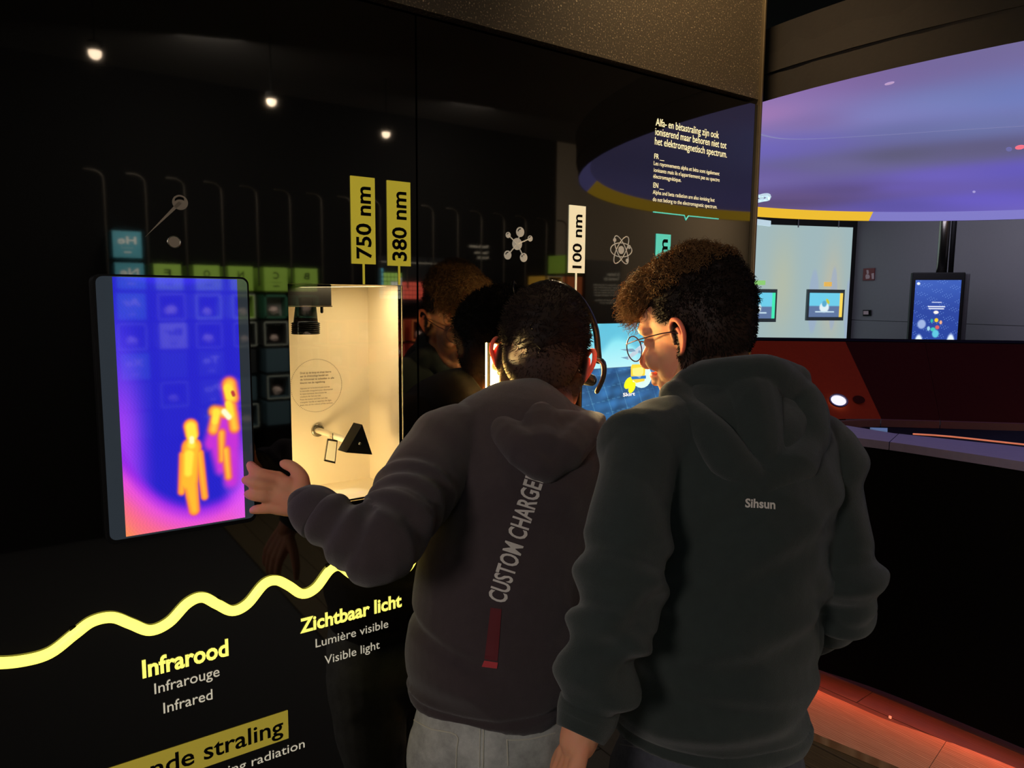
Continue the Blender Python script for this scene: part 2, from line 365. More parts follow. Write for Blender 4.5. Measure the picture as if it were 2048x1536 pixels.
# ---------------------------------------------------------------- niche with the prism
rr_ = ray(737, 760); NB = n1x1*rr_[1]/rr_[0]-CD
nc = thing('display_niche', 'cream lit niche with round text label set in the black wall beside the thermal screen', 'display niche', ((n1x0+n1x1)/2, .01, n1z0))
w_ = .004
obj('back_panel', *boxg(((n1x0+n1x1)/2, NB+w_/2, (n1z0+n1z1)/2), (n1x1-n1x0+.02, w_, n1z1-n1z0+.02)), M['white'], nc)
obj('side_panel', *boxg((n1x1+w_/2, NB/2+.0005, (n1z0+n1z1)/2), (w_, NB-.001, n1z1-n1z0+.002)), M['white'], nc)
obj('side_panel', *boxg((n1x0-w_/2, NB/2+.0105, (n1z0+n1z1)/2), (w_, NB-.022, n1z1-n1z0+.002)), M['white'], nc)
obj('bottom_panel', *boxg(((n1x0+n1x1)/2, NB/2+.0005, n1z0-w_/2), (n1x1-n1x0, NB-.001, w_)), M['white'], nc)
obj('top_panel', *boxg(((n1x0+n1x1)/2, NB/2+.0105, n1z1+w_/2), (n1x1-n1x0, NB-.022, w_)), M['white'], nc)
light('niche_lamp', 'AREA', ((n1x0+n1x1)/2, .03, n1z1-.004), ((n1x0+n1x1)/2+.01, .03, n1z0), .42, (1, .76, .40), .05, .16)
light('niche_foot_lamp', 'AREA', (n1x0+.02, .03, n1z0+.03), (n1x0+.12, NB, n1z0+.1), .30, (1, .72, .34), .04, .04)
light('niche_lens_spot', 'SPOT', (n1x0+.05, NB*.55, n1z1-.16), (n1x0+.12, NB*.35, n1z0), 1.3, (1, .9, .7), .004, angle=26, blend=.6)
# label: dotted circle and text on the back panel
lab = [];
cc = W(633, 771, NB-.001); cr = W(683, 771, NB-.001)[0]-cc[0]
for i in range(90):
    a = 2*PI*i/90; p = cc+np.array([cr*math.cos(a), 0, cr*math.sin(a)]); lab.append(boxg(p, (.0011, .0006, .0011)))
M['label'] = mat('label_ink', (92, 72, 52), .7, noise=0)
lines = ['Druk op de knop en draai daarna', 'aan de driehoekige hendel om', 'de lichtstraal te scheiden in alle', 'kleuren van de regenboog.', '',
         'Appuyez sur le bouton et puis tournez', 'la manivelle triangulaire pour décomposer', 'le rayon lumineux dans toutes les', 'couleurs de l\'arc-en-ciel.', 'Press the button and then turn the', 'triangular handle to separate the light', 'beam into all the colours of the rainbow.']
yy = 748.
for i, s in enumerate(lines):
    if s:
        a = W(600, yy, NB-.001); a2 = W(600, yy-3.6 if i < 5 else yy-3.0, NB-.001); e = W(600+len(s)*(2.0 if i < 5 else 1.6), yy, NB-.001)
        lab.append(text(s, a, X, Z, e[0]-a[0], a2[2]-a[2], .01 if i < 5 else 0))
    yy += 6.6 if i < 4 else (4 if i == 4 else 5.6)
obj('label_text', *join(lab), M['label'], nc)
gp = obj('glass_pane', *boxg(((n1x0+n1x1)/2, .004, (n1z0+n1z1)/2), (n1x1-n1x0-.001, .004, n1z1-n1z0-.001)), mat('niche_glass', (255, 255, 255), 0, trans=1, ior=1.35, noise=0), nc)
# niche 2 with the bright lamp
n2 = thing('lamp_niche', 'narrow glowing niche in the wall behind the headphones boy\'s left ear', 'display niche', ((n2x0+n2x1)/2, .01, n2z0))
D2 = .14
obj('back_panel', *boxg(((n2x0+n2x1)/2, D2, (n2z0+n2z1)/2), (n2x1-n2x0+.02, w_, n2z1-n2z0+.02)), M['white'], n2)
for xx in (n2x0-w_/2, n2x1+w_/2): obj('side_panel', *boxg((xx, D2/2+.01, (n2z0+n2z1)/2), (w_, D2-.022, n2z1-n2z0)), M['white'], n2)
obj('bottom_panel', *boxg(((n2x0+n2x1)/2, D2/2+.01, n2z0-w_/2), (n2x1-n2x0, D2-.022, w_)), M['white'], n2)
obj('top_panel', *boxg(((n2x0+n2x1)/2, D2/2+.01, n2z1+w_/2), (n2x1-n2x0, D2-.022, w_)), M['black'], n2)
lt = thing('light_box', 'bright glowing lamp panel inside the narrow niche', 'lamp', ((n2x0+n2x1)/2, .05, n2z0))
M['lamp'] = mat('lamp_glow', (255, 214, 120), .4, emit=48, noise=0)
obj('diffuser', *boxg(((n2x0+n2x1)/2+.004, .075, (n2z0+n2z1)/2), (n2x1-n2x0-.03, .02, n2z1-n2z0-.012), bevel=.004), M['lamp'], lt)
obj('lamp_frame', *boxg(((n2x0+n2x1)/2, .098, (n2z0+n2z1)/2), (n2x1-n2x0-.01, .02, n2z1-n2z0-.004)), M['black'], lt)
obj('divider', *boxg((W(984, 740)[0], .012, (n2z0+n2z1)/2), (.002, .01, n2z1-n2z0)), M['black'], n2)
# spotlight in niche
st = W(615, 600, NB*.45); sl = thing('niche_spotlight', 'black ribbed spotlight hanging at the top left of the cream niche', 'spotlight', st+np.array([0, 0, .05]))
def Wn(px, py, y=None): return W(px, py, NB*.45 if y is None else y)
hb = Wn(614, 584); wbox = Wn(648, 600)[0]-n1x0
obj('mounting_box', *boxg((n1x0+wbox/2, NB*.45, (Wn(620, 612)[2]+n1z1)/2), (wbox-.002, NB*.5, n1z1-Wn(620, 612)[2]), bevel=.002), M['black'], sl)
obj('trim_strip', *boxg((n1x0+wbox/2, NB*.2, Wn(620, 611)[2]-.001), (wbox-.002, .003, .0022)), M['steel'], sl)
c1 = Wn(611, 612); c2 = Wn(611, 645); c3 = Wn(611, 668); ru = Wn(630, 640)[0]-Wn(607, 640)[0]
obj('housing', *tube([c1, c2], [ru*.85, ru*1.0], k=3, cap=False, seg=28), M['black'], sl, smooth=True)
rb = []
for i in range(6): zc = c2+(c3-c2)*(i+.5)/6; rb.append(tube([zc+Z*.0018, zc, zc-Z*.0018], [ru*1.08, ru*1.2, ru*1.08], k=1, cap=False, seg=28))
obj('cooling_ribs', *join(rb), M['black'], sl, smooth=True, kind='stuff')
cb = Wn(643, 614); obj('adjusting_knob', *tube([cb, cb-Z*.009], .0028, k=1, seg=12), M['black'], sl)
# prism on its rod
r0 = W(634, 860, NB); r1 = W(716, 888, .022)
ph = thing('prism_handle', 'black triangular prism handle on a cream rod inside the lit niche', 'prism', r0)
obj('wall_ring', *tube([r0+np.array([math.cos(a)*.0105, -.003, math.sin(a)*.0105]) for a in np.arange(16)*PI/8], .003, closed=True, k=1, seg=10), M['steel'], ph, smooth=True)
obj('rod', *tube([r0, r0+(r1-r0)*.93], .0062, k=2, seg=20), M['rod'], ph, smooth=True)
tri = [W(718, 850, .016), W(742, 909, .016), W(678, 901, .016)]
cxt = sum(tri)/3
poly = [W(724, 849, .016), W(744, 909, .016), W(692, 905, .016)]
obj('triangle_block', *prism(poly, np.array([-.004, .03, 0])), M['black'], ph)
sc = W(719, 887, .013); obj('screw', *tube([sc+Y*.003, sc], [.0035, .003], k=1, seg=16), M['steel'], ph, smooth=True)
lp = [W(655, 877, NB*.6), W(675, 880, NB*.6), W(670, 927, NB*.6), W(648, 922, NB*.6)]
lq = thing('lens_plate', 'small rectangular glass lens plate hanging under the prism rod', 'lens', lp[0])
def inset(p, t): c = sum(p)/len(p); return [c+(q-c)*t for q in p]
fi = inset(lp, .84); fr = []
for i in range(4): j = (i+1) % 4; fr.append(prism([lp[i], lp[j], fi[j], fi[i]], Y*.004))
obj('frame', *join(fr), M['steel'], lq)
obj('glass', *prism(fi, Y*.002), mat('lens_glow', (255, 244, 214), .2, emit=.0), lq)
obj('hanger', *cyl(lp[0]*.5+lp[1]*.5, lp[0]*.5+lp[1]*.5+Z*.012, .0012, 8), M['steel'], lq)
# rainbow on the niche floor imitated by coloured spots added at the prism
for (px_, py_), col_, pw in [((719, 984), (.12, .1, 1), .10), ((727, 983), (.1, .35, 1), .16), ((736, 981), (.9, 1, .9), .16), ((745, 979), (1, .75, .1), .14), ((753, 977), (1, .25, .05), .10)]:
    q = HZ(px_, py_, n1z0); light('added_rainbow_spot', 'SPOT', W(715, 900, .05)+np.array([0, .02, -.012]), q, pw*3, col_, .0015, angle=7, blend=.6)
# ---------------------------------------------------------------- signs
def sign(pts, name, label, m, ink, stem_to, s, cpx, t0, t1, inkm=None, shown=True):
    a = W(*pts[0]); b = W(*pts[1]); x0, x1 = a[0], b[0]; z1 = (a[2]+W(pts[1][0], pts[1][1])[2])/2; z0 = W(*pts[2])[2]
    t = thing(name, label, 'sign', ((x0+x1)/2, 0, z0))
    obj('plate', *boxg(((x0+x1)/2, -.0015, (z0+z1)/2), (x1-x0, .003, z1-z0)), m, t)
    h = z1-z0; g = text(s, ((x0+x1)/2+cpx*(x1-x0), -.0034, z0+h*t0), Z, -X, h*(t1-t0), (x1-x0)*cpx*2, .022)
    obj('lettering', *g, inkm or M['ink'], t)
    if stem_to: xs = (x0+x1)/2; obj('stem', *boxg((xs, -.001, (z0+stem_to)/2), (.0034, .002, z0-stem_to)), m, t)
    return t
sign([(700, 351), (748, 357), (726, 528)], 'wavelength_sign', 'yellow sign reading 750 nm on the black wall, larger left one of the yellow pair', M['yellow'], None, n1z1+.001, '750 nm', .30, .06, .89)
sign([(773, 360), (819, 366), (796, 532)], 'wavelength_sign', 'yellow sign reading 380 nm on the black wall beside the panel seam', M['yellow'], None, n1z1+.001, '380 nm', .30, .06, .88)
sign([(1138, 410), (1170, 413), (1150, 546)], 'wavelength_sign', 'cream sign reading 100 nm above the headphones boy', M['creamplate'], None, 1.2, '100 nm', .27, .07, .87)
sign([(1312, 467), (1340, 470), (1325, 610)], 'wavelength_sign', 'turquoise sign ending in m, partly hidden behind the curly haired boy', M['teal'], None, 1.5, '10 nm', .27, .12, .93)
# text block right
tb = thing('wall_text', 'cream text block in three languages under the fascia at the right end of the wall', 'lettering', W(1380, 420))
for s, pl, yl, pr, cp, mm, bo in [
    ('Alfa- en bètastraling zijn ook', 1311, 251, 1438, -15, 'creamtext', .002), ('ioniserend maar behoren niet tot', 1310, 270, 1453, -15, 'creamtext', .002), ('het elektromagnetisch spectrum.', 1309, 289, 1454, -15, 'creamtext', .002),
    ('FR __', 1308, 317, 1328, -10, 'creamtext', .006), ('Les rayonnements alpha et bèta sont également', 1307, 330, 1439, -8, 'creamtext', .0), ('ionisants mais ils n\'appartiennent pas au spectre', 1307, 343.5, 1439, -8, 'creamtext', .0), ('électromagnétique.', 1306, 356, 1362, -8, 'creamtext', .0),
    ('EN __', 1306, 375, 1327, -10, 'creamtext', .006), ('Alpha and beta radiation are also ionising but', 1305, 388, 1429, -8, 'creamtext', .0), ('do not belong to the electromagnetic spectrum.', 1305, 402, 1434, -8, 'creamtext', .0)]:
    wt(s, pl, yl, pr, cp, M[mm], tb, bo)
p = [W(1306, 424), W(1368, 431), W(1371, 440), W(1376, 432), W(1436, 438)]
obj('underline', *join([tube([a*[1, 0, 1]+[0, YL, 0], b*[1, 0, 1]+[0, YL, 0]], .0014, k=1, seg=6) for a, b in zip(p[:-1], p[1:])]), M['teal'], tb)
t1_ = thing('wall_text', 'glowing yellow word Infrarood with two pale translations under the neon wave', 'lettering', W(370, 1380))
def wt2(s, pl, yl, pr, yr, cp, m, par, bold): 
    a = W(pl, yl); b = W(pr, yr); cap = abs(a[2]-W(pl, yl-cp)[2]); g = text(s, (a[0], YL, (a[2]+b[2])/2), X, Z, b[0]-a[0], cap, bold); obj('lettering', g[0], g[1], m, par)
wt2('Infrarood', 285, 1355, 457, 1310, 34, M['glowtext'], t1_, .03)
wt2('Infrarouge', 309, 1388, 439, 1351, 21, M['paletext'], t1_, .004)
wt2('Infrared', 327, 1426, 425, 1398, 21, M['paletext'], t1_, .004)
t2_ = thing('wall_text', 'glowing yellow words Zichtbaar licht with two pale translations beside the boy\'s elbow', 'lettering', W(700, 1280))
wt2('Zichtbaar licht', 600, 1267, 803, 1211, 27, M['glowtext'], t2_, .03)
wt2('Lumière visible', 631, 1294, 776, 1255, 17, M['paletext'], t2_, .0)
wt2('Visible light', 649, 1327, 759, 1298, 17, M['paletext'], t2_, .0)
bn = thing('wall_banner', 'yellow banner reading ioniserende straling low on the black wall', 'lettering', W(400, 1500))
a = W(575, 1420); b = W(575, 1476); bx1 = a[0]; bz1, bz0 = a[2], b[2]; bx0 = W(228, 1532)[0]-.08
lw = W(566, 1470)[0]
obj('banner_plate', *boxg(((bx0+bx1)/2, -.001, (bz0+bz1)/2), (bx1-bx0, .002, bz1-bz0)), M['banner'], bn)
cap = (bz1-bz0)*.56; V, Fc = textg('Niet-ioniserende straling', .014); wfull = (lw-W(404, 1536)[0])/(textg('de straling', .014)[0][:, 0].max()/V[:, 0].max())
wde = V[:, 0].max(); k_ = textg('straling', .014)[0][:, 0]; sw = (lw-W(407, 1510)[0])/(k_.max()-k_.min())
g = text('Niet-ioniserende straling', (lw-(V[:, 0].max()-V[:, 0].min())*sw, -.0025, bz0+(bz1-bz0)*.26), X, Z, (V[:, 0].max()-V[:, 0].min())*sw, cap, .014); obj('lettering', g[0], g[1], M['ink'], bn)
V, Fc = textg('Non-ionising radiation', .0); k_ = textg('radiation', .0)[0][:, 0]; e = W(609, 1494); sw = (e[0]-W(503, 1523)[0])/(k_.max()-k_.min()); full = (V[:, 0].max()-V[:, 0].min())*sw
g = text('Non-ionising radiation', (e[0]-full, YL, e[2]), X, Z, full, abs(e[2]-W(609, 1477)[2]), .0); obj('lettering', g[0], g[1], M['paletext'], bn)
# icons
def disc(c, r, m, name, par, y=YL, n=28, sx=1.0): return obj(name, *prism([np.array([c[0]+r*sx*math.cos(2*PI*i/n), y, c[2]+r*math.sin(2*PI*i/n)]) for i in range(n)], Y*.001), m, par)
def flat(px, py): p = W(px, py); return np.array([p[0], YL, p[2]])
def pxr(px, py, d): return abs(W(px, py)[2]-W(px, py+d)[2])
ic = thing('pin_icon', 'brown grey ball and stem symbol printed above the thermal screen', 'symbol', W(330, 440))
pc = flat(360, 405); disc(pc, pxr(360, 405, 15), M['pinicon'], 'ball', ic)
e = flat(290, 474); d = nz(e-pc); nrm = np.array([-d[2], 0, d[0]]); obj('stem', *prism([pc+nrm*.0028, e, pc-nrm*.0028], Y*.001), M['pinicon'], ic)
cres = [pc+np.array([math.cos(a)*.0088, -.0006, math.sin(a)*.0088]) for a in np.linspace(.9, 2.6, 10)]+[pc+np.array([math.cos(a)*.0092, -.0006, -.003+math.sin(a)*.0075]) for a in np.linspace(2.6, .9, 10)]
obj('crescent', *prism(cres, Y*.0004), M['ink'], ic)
kb = thing('spy_hole', 'small round metal ringed hole below the ball and stem symbol', 'hole', W(348, 484))
kc = flat(348, 484); kr = pxr(348, 484, 12)
obj('ring', *tube([kc+np.array([math.cos(a)*kr, 0, math.sin(a)*kr]) for a in np.arange(20)*PI/10], .0012, closed=True, k=1, seg=8), M['steel'], kb, smooth=True)
disc(kc, kr*.9, M['pinicon'], 'cap', kb, y=-.002)
mi = thing('molecule_icon', 'grey ball and stick molecule symbol printed left of the 100 nm sign', 'symbol', W(1035, 490))
mc = flat(1034, 488)
for px_, py_, rr in [(1040, 464, 10), (1016, 470, 6), (1060, 477, 6), (1015, 510, 9), (1047, 515, 9)]:
    q = flat(px_, py_); disc(q, pxr(px_, py_, rr), M['icon'], 'ball', mi); 
    obj('crescent', *prism([q+np.array([math.cos(a)*pxr(px_, py_, rr)*.72, -.0005, math.sin(a)*pxr(px_, py_, rr)*.72]) for a in np.linspace(1.4, 3.0, 7)]+[q+np.array([math.cos(a)*pxr(px_, py_, rr)*.5, -.0005, math.sin(a)*pxr(px_, py_, rr)*.5]) for a in np.linspace(3.0, 1.4, 7)], Y*.0003), M['ink'], mi)
    obj('bond', *tube([mc, q], .0012, k=1, seg=6), M['icon'], mi)
disc(mc, pxr(1034, 488, 12), M['icon'], 'ball', mi)
ai = thing('atom_icon', 'pale atom symbol with three orbits printed right of the 100 nm sign', 'symbol', W(1242, 500))
ac = flat(1242, 500); ry = pxr(1242, 500, 31); rx = abs(W(1263, 500)[0]-W(1242, 500)[0])
for th in (90, 60, 120):
    pts = []
    for i in range(40):
        t = 2*PI*i/40; L = ry if th != 90 else rx*1.0; 
        if th == 90: pts.append(ac+np.array([math.cos(t)*rx, 0, math.sin(t)*ry*.45]))
        else:
            a_ = math.radians(th); u_, v_ = math.cos(t)*ry*1.0, math.sin(t)*ry*.36
            pts.append(ac+np.array([(u_*math.cos(a_)-v_*math.sin(a_))*rx/ry*1.15, 0, u_*math.sin(a_)+v_*math.cos(a_)]))
    obj('orbit', *tube(pts, .0011, closed=True, k=1, seg=6), M['icon'], ai)
disc(ac, pxr(1242, 500, 8), M['icon'], 'nucleus', ai)
for q in [(1229, 480), (1258, 494), (1254, 521)]: disc(flat(*q), pxr(*q, 4), M['icon'], 'electron', ai)
# neon wave
tr = [(-60, 1316), (-15, 1326), (45, 1322), (100, 1306), (150, 1268), (185, 1243), (225, 1235), (262, 1248), (300, 1261), (338, 1245), (375, 1207), (405, 1195), (435, 1209), (465, 1222), (495, 1208), (528, 1169), (553, 1161), (578, 1172), (605, 1188), (632, 1176), (660, 1140), (680, 1133), (700, 1147), (722, 1160), (745, 1150), (766, 1118), (782, 1112), (795, 1130), (806, 1141), (820, 1130), (840, 1092)]
pts = [W(*q, -.003) for q in tr]; zb = 1.0
zc = (pts[-6][2]+pts[-3][2])/2; amp = abs(pts[-6][2]-pts[-3][2])/2; xx = pts[-3][0]; per = 2*(pts[-3][0]-pts[-6][0]+.0)*1.05
per = max(per, .06)
k = 1
xq = xx+per/2
while xq < XW-.05:
    pts.append(np.array([xq, -.003, zc+amp*(1 if k % 2 else -1)])); k += 1; xq += per/2
nt_ = thing('neon_tube', 'glowing yellow wavy neon tube running along the black wall', 'neon light', pts[0])
obj('light_tube', *tube(pts, .0083, k=6, seg=12), M['neon'], nt_, smooth=True)
for i in (4, 12, 20): obj('clip', *boxg(pts[i]+Y*.001, (.012, .003, .022)), M['black'], nt_)
# second monitor with airport picture
m2 = thing('wall_screen', 'landscape wall screen with an airliner over an airport, between the two boys', 'screen', W(1165, 830))
mx0 = W(1166, 700, -.01)[0]; mx1 = mx0+.40; mz1 = W(1170, 648, -.01)[2]; mz0 = mz1-.27
obj('case', *boxg(((mx0+mx1)/2, -.004, (mz0+mz1)/2), (mx1-mx0+.004, .010, mz1-mz0+.004), bevel=.001), M['black'], m2)
def Wm(px, py, y=-.0098): return W(px, py, y)
def airport(u, v):
    x = u*400; y = v*270
    c = np.stack([np.interp(v, [0, .25, .45], [110, 165, 205]), np.interp(v, [0, .25, .45], [225, 240, 250]), np.interp(v, [0, .25, .45], [240, 250, 252])], 1)
    cl = wav(np.stack([x, y*1.7, 0*x], 1), .035); c = mixc(c, (95, 190, 220), ss(.1, .7, cl)*ss(.42, .2, v)*.8)
    g = ss(.375, .385, v+.0*u); gr = np.zeros((len(u), 3))+[50, 100, 150]
    tex = wav(np.stack([x*.6, y*2, 0*x], 1), .12); gr = gr*(1+.22*np.clip(tex, -1, 1))[:, None]
    gr = mixc(gr, (120, 190, 220), (np.abs((x*.9-y*.4) % 47-3) < 1)*.35); gr = mixc(gr, (110, 180, 215), (np.abs((y+x*.12) % 31) < 1.2)*.35)
    gr = mixc(gr, (30, 70, 120), ss(.3, .9, wav(np.stack([x, y, 0*x], 1), .06))*.6)
    return mixc(c, (0, 0, 0), g)*(1-g)[:, None]+gr*g[:, None]
grid('picture', (mx0, -.0095, mz1), (mx1, -.0095, mz1), (mx0, -.0095, mz0), 200, 140, airport, M['screen'], m2)
def scr(name, pxs, rgb, par, y=-.0100, e=1.0, off=0): 
    mm = M.get(('e', rgb)) or mat('screen_ink', rgb, .3, emit=e, noise=0); M[('e', rgb)] = mm
    return obj(name, *prism([W(a, b, y-off) for a, b in pxs], Y*.0002), mm, par)
scr('airliner', [(1292, 683), (1298, 690), (1286, 700), (1262, 716), (1256, 720), (1252, 718), (1258, 710), (1276, 694)], (170, 195, 215), m2)
scr('airliner_wing', [(1240, 699), (1266, 697), (1272, 702), (1262, 704)], (110, 150, 180), m2, off=.0003)
scr('airliner_wing', [(1278, 700), (1292, 709), (1290, 712), (1276, 705)], (110, 150, 180), m2, off=.0003)
scr('airliner_tail', [(1241, 715), (1256, 713), (1256, 719)], (110, 150, 180), m2, off=.0003)
def circ(cx, cy, rx_, ry_, n=20, a0=0): return [(cx+rx_*math.cos(2*PI*i/n)*math.cos(a0)-ry_*math.sin(2*PI*i/n)*math.sin(a0), cy+rx_*math.cos(2*PI*i/n)*math.sin(a0)+ry_*math.sin(2*PI*i/n)*math.cos(a0)) for i in range(n)]
scr('magnifier', circ(1283, 752, 20, 24), (200, 235, 235), m2, off=.0002)
scr('suitcase', [(1262, 735), (1264, 729), (1288, 728), (1291, 733), (1289, 762), (1272, 766), (1262, 757)], (235, 205, 60), m2, off=.0004)
scr('suitcase_inside', [(1265, 737), (1286, 734), (1287, 746), (1280, 756), (1266, 750)], (250, 225, 130), m2, off=.0006)
scr('stripe', [(1262, 753), (1292, 751), (1292, 757), (1264, 759)], (40, 110, 190), m2, off=.0006)
scr('sandal', circ(1257, 766, 7, 13, a0=.5), (225, 235, 30), m2, off=.0005)
scr('sandal', circ(1264, 775, 6, 12, a0=.4), (225, 235, 30), m2, off=.0006)
for px_ in (1201, 1204): scr('light_mast', [(px_, 721), (px_+1, 721), (px_+1, 744), (px_, 744)], (60, 110, 140), m2, off=.0001)
g = text('Skirt', W(1246, 793, -.0103), X, Z, .04, .008, .02); obj('lettering', g[0], g[1], mat('screen_white', (255, 255, 255), .4, emit=.9, noise=0), m2)
# ------------------------------------------------------------------ HALL TO THE RIGHT
M['counter_side'] = mat('black_counter_side', (5, 4, 4), .8, spec=.05)
M['counter_top'] = mat('grey_counter_top', (112, 104, 128), .5)
M['redlamp'] = mat('red_led', (255, 84, 40), .4, emit=30, noise=0)
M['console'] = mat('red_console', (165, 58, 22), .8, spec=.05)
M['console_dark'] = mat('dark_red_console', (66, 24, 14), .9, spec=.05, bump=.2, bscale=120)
M['ledge'] = mat('brown_ledge', (120, 72, 48), .6)
M['greywall'] = mat('grey_wall', (124, 122, 126), .85, noise=.04)
TOPZ = 1.04
outer = [(1500, 846), (1600, 861.5), (1669.6, 870.3), (1779, 883.8), (1899, 901.3), (2048, 923.9), (2300, 963)]
inner = [(1500, 826), (1560, 832), (1637, 842), (1779, 865), (1797, 867.4), (1925, 881), (2048, 894), (2300, 924)]
op = resample([HZ(x, y, TOPZ) for x, y in outer], 4); ip = resample([HZ(x, y, TOPZ) for x, y in inner], 4)
ct = thing('curved_counter', 'long black counter with a grey top curving round the exhibit at the right', 'counter', (op[8][0], op[8][1], 0))
# split the top at the joint seen in the photo
def topseg(a0, a1, nm):
    oo = [p for p in op if a0 <= p[1] < a1]; ii = [p for p in ip if a0+.02 <= p[1]-.15 < a1+.02] 
    return oo, ii
jo = HZ(1779, 883.8, TOPZ); ji = HZ(1797, 867.4, TOPZ)
def clip_y(pts, lo, hi): return [p for p in pts if lo < p[1] < hi]
L1 = [p for p in op if p[1] > jo[1]+.005]+[jo]; I1 = [p for p in ip if p[1] > ji[1]+.005]+[ji]
L2 = [jo]+[p for p in op if p[1] < jo[1]-.005]; I2 = [ji]+[p for p in ip if p[1] < ji[1]-.005]
for k_, (L_, I_) in enumerate(((L1, I1), (L2, I2))):
    dn = np.array([0, 0, -.03]); sh = (ji-jo); sh = nz([sh[1], -sh[0], 0])*.0015*(1 if k_ else -1)
    obj('counter_top', *prism([p+sh for p in L_]+[p+sh for p in I_[::-1]], dn), M['counter_top'], ct)
off = .004
side = []
for a, b in zip(op[:-1], op[1:]): side.append(prism([a+[.004, 0, -.031], b+[.004, 0, -.031], b+[.004, 0, .09-TOPZ], a+[.004, 0, .09-TOPZ]], np.array([.03, .01, 0])))
obj('side_panel', *join(side), M['counter_side'], ct)
bs = []
for a, b in zip(op[:-1], op[1:]): bs.append(prism([a+[.16, 0, .08-TOPZ], b+[.16, 0, .08-TOPZ], b+[.16, 0, .03-TOPZ], a+[.16, 0, .03-TOPZ]], np.array([.03, .01, 0])))
obj('recessed_base', *join(bs), M['counter_side'], ct)
le = []
obj('led_strip', *tube([p+np.array([.05, 0, .082-TOPZ]) for p in op], .006, k=1, seg=6), M['redlamp'], ct)
bk = HZ(1780, 1440, 0); 
for q in [(1780, 1438)]:
    t_ = HZ(q[0], q[1], 0); pp = min(op, key=lambda p: abs((p[1]-C[1])/(p[0]-C[0])-(t_[1]-C[1])/(t_[0]-C[0])))
    rr_ = ray(*q); tt = (pp[0]-.001)/rr_[0]; bp = C+rr_*tt; obj('floor_socket', *boxg(bp, (.006, .008, .022)), mat('socket', (250, 150, 110), .4, emit=.8), ct)
# wooden plinth step lit by the led
pl_in = [HZ(*q, .03) for q in [(1500, 1345), (1607, 1402), (1687, 1439), (1767, 1475), (1872, 1513), (1990, 1560), (2200, 1650)]]
pl_out = [HZ(*q, .03) for q in [(1470, 1385), (1605, 1455), (1690, 1491), (1800, 1536), (1900, 1578), (2040, 1640)]]
ps = thing('plinth_step', 'orange lit wooden plinth strip along the foot of the black counter', 'plinth', (pl_in[2][0], pl_in[2][1], 0))
A_ = resample(pl_in, 4); B__ = resample(pl_out, 4); jA = HZ(1872, 1513, .03); jB = HZ(1845, 1556, .03)
A1 = [p+[.12, .04, 0] for p in A_ if p[1] > jA[1]+.003]+[jA+[.12, .02, 0]]; B1 = [p for p in B__ if p[1] > jB[1]+.003]+[jB]
A2 = [jA+[.12, .02, 0]]+[p+[.12, .04, 0] for p in A_ if p[1] < jA[1]-.003]; B2 = [jB]+[p for p in B__ if p[1] < jB[1]-.003]
for k_, (a, b) in enumerate(((A1, B1), (A2, B2))): obj('plinth_board', *prism([p+[0, (-.001 if k_ else .001), 0] for p in a]+[p+[0, (-.001 if k_ else .001), 0] for p in b[::-1]], np.array([0, 0, -.029])), M['plinthwood'], ps)
# orange strip behind the counter and dark inner floor table
it = thing('inner_table', 'dark inner table with an orange lit rim behind the grey counter top', 'table', P(1900, 870, 4.4)*[1, 1, 0])
ta = [P(x, y, d) for x, y, d in [(1700, 853, 4.9), (1830, 856, 4.7), (2048, 862, 4.4), (2350, 880, 4.1)]]
tb_ = [p-ray(1900, 870)*1.0*[1, 1, 0] for p in ta]
obj('table_top', *prism(ta+[p*[1, 1, 0]+[0, 0, ta[0][2]-.02] for p in tb_[::-1]], np.array([0, 0, -.05])), M['black'], it)
rim = [P(x, y, d) for x, y, d in [(1827, 868, 3.55), (1900, 873, 3.5), (2048, 889, 3.4), (2300, 915, 3.3)]]
obj('lit_rim', *tube(rim, .004, k=3, seg=6), mat('orange_rim', (230, 130, 90), .4, emit=.6), it)
obj('pedestal', *boxg((P(1990, 880, 4.2)[0], P(1990, 880, 4.2)[1], .35), (.3, .3, .7)), M['black'], it)
obj('blue_tile', *prism([P(1740, 855, 4.6), P(1775, 856, 4.6), P(1775, 862, 4.55), P(1745, 858, 4.55)], np.array([0, 0, -.01])), mat('blue_tile', (120, 150, 190), .4, emit=.35), it)
# curved red console
def arc(fn, n): return [fn(i/(n-1)) for i in range(n)]
xs_t = [(1440, 681, 5.2), (1500, 682, 5.25), (1600, 683, 5.35), (1690, 684, 5.45), (1850, 686, 5.4), (2048, 689, 5.2), (2350, 694, 4.9)]
xs_b = [(1440, 832, 4.75), (1520, 835, 4.8), (1650, 838, 4.9), (1762, 838, 4.98), (1880, 841, 4.95), (2048, 846, 4.75), (2350, 856, 4.5)]
cs = thing('curved_console', 'dark red sloping curved console wall in the far part of the hall', 'console', P(1900, 830, 4.9)*[1, 1, 0])
tp = [P(*q) for q in xs_t]; bt = [P(*q) for q in xs_b]
th_ = ray(1800, 700)*.12*[1, 1, 0]
pnl = []
for i in range(3, 6):
    t0_ = tp[i] if i > 3 else tp[3]; 
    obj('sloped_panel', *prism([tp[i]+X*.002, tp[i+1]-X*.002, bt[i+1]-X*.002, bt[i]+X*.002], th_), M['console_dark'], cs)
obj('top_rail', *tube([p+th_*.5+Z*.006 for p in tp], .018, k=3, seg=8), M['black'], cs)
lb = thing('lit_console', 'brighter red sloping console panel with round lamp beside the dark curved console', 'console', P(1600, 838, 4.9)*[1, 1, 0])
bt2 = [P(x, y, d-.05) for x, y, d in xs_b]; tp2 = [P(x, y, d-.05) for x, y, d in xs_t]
obj('sloped_panel', *join([prism([tp2[i], tp2[i+1], bt2[i+1], bt2[i]], th_*.3) for i in range(0, 3)]), M['console'], lb)
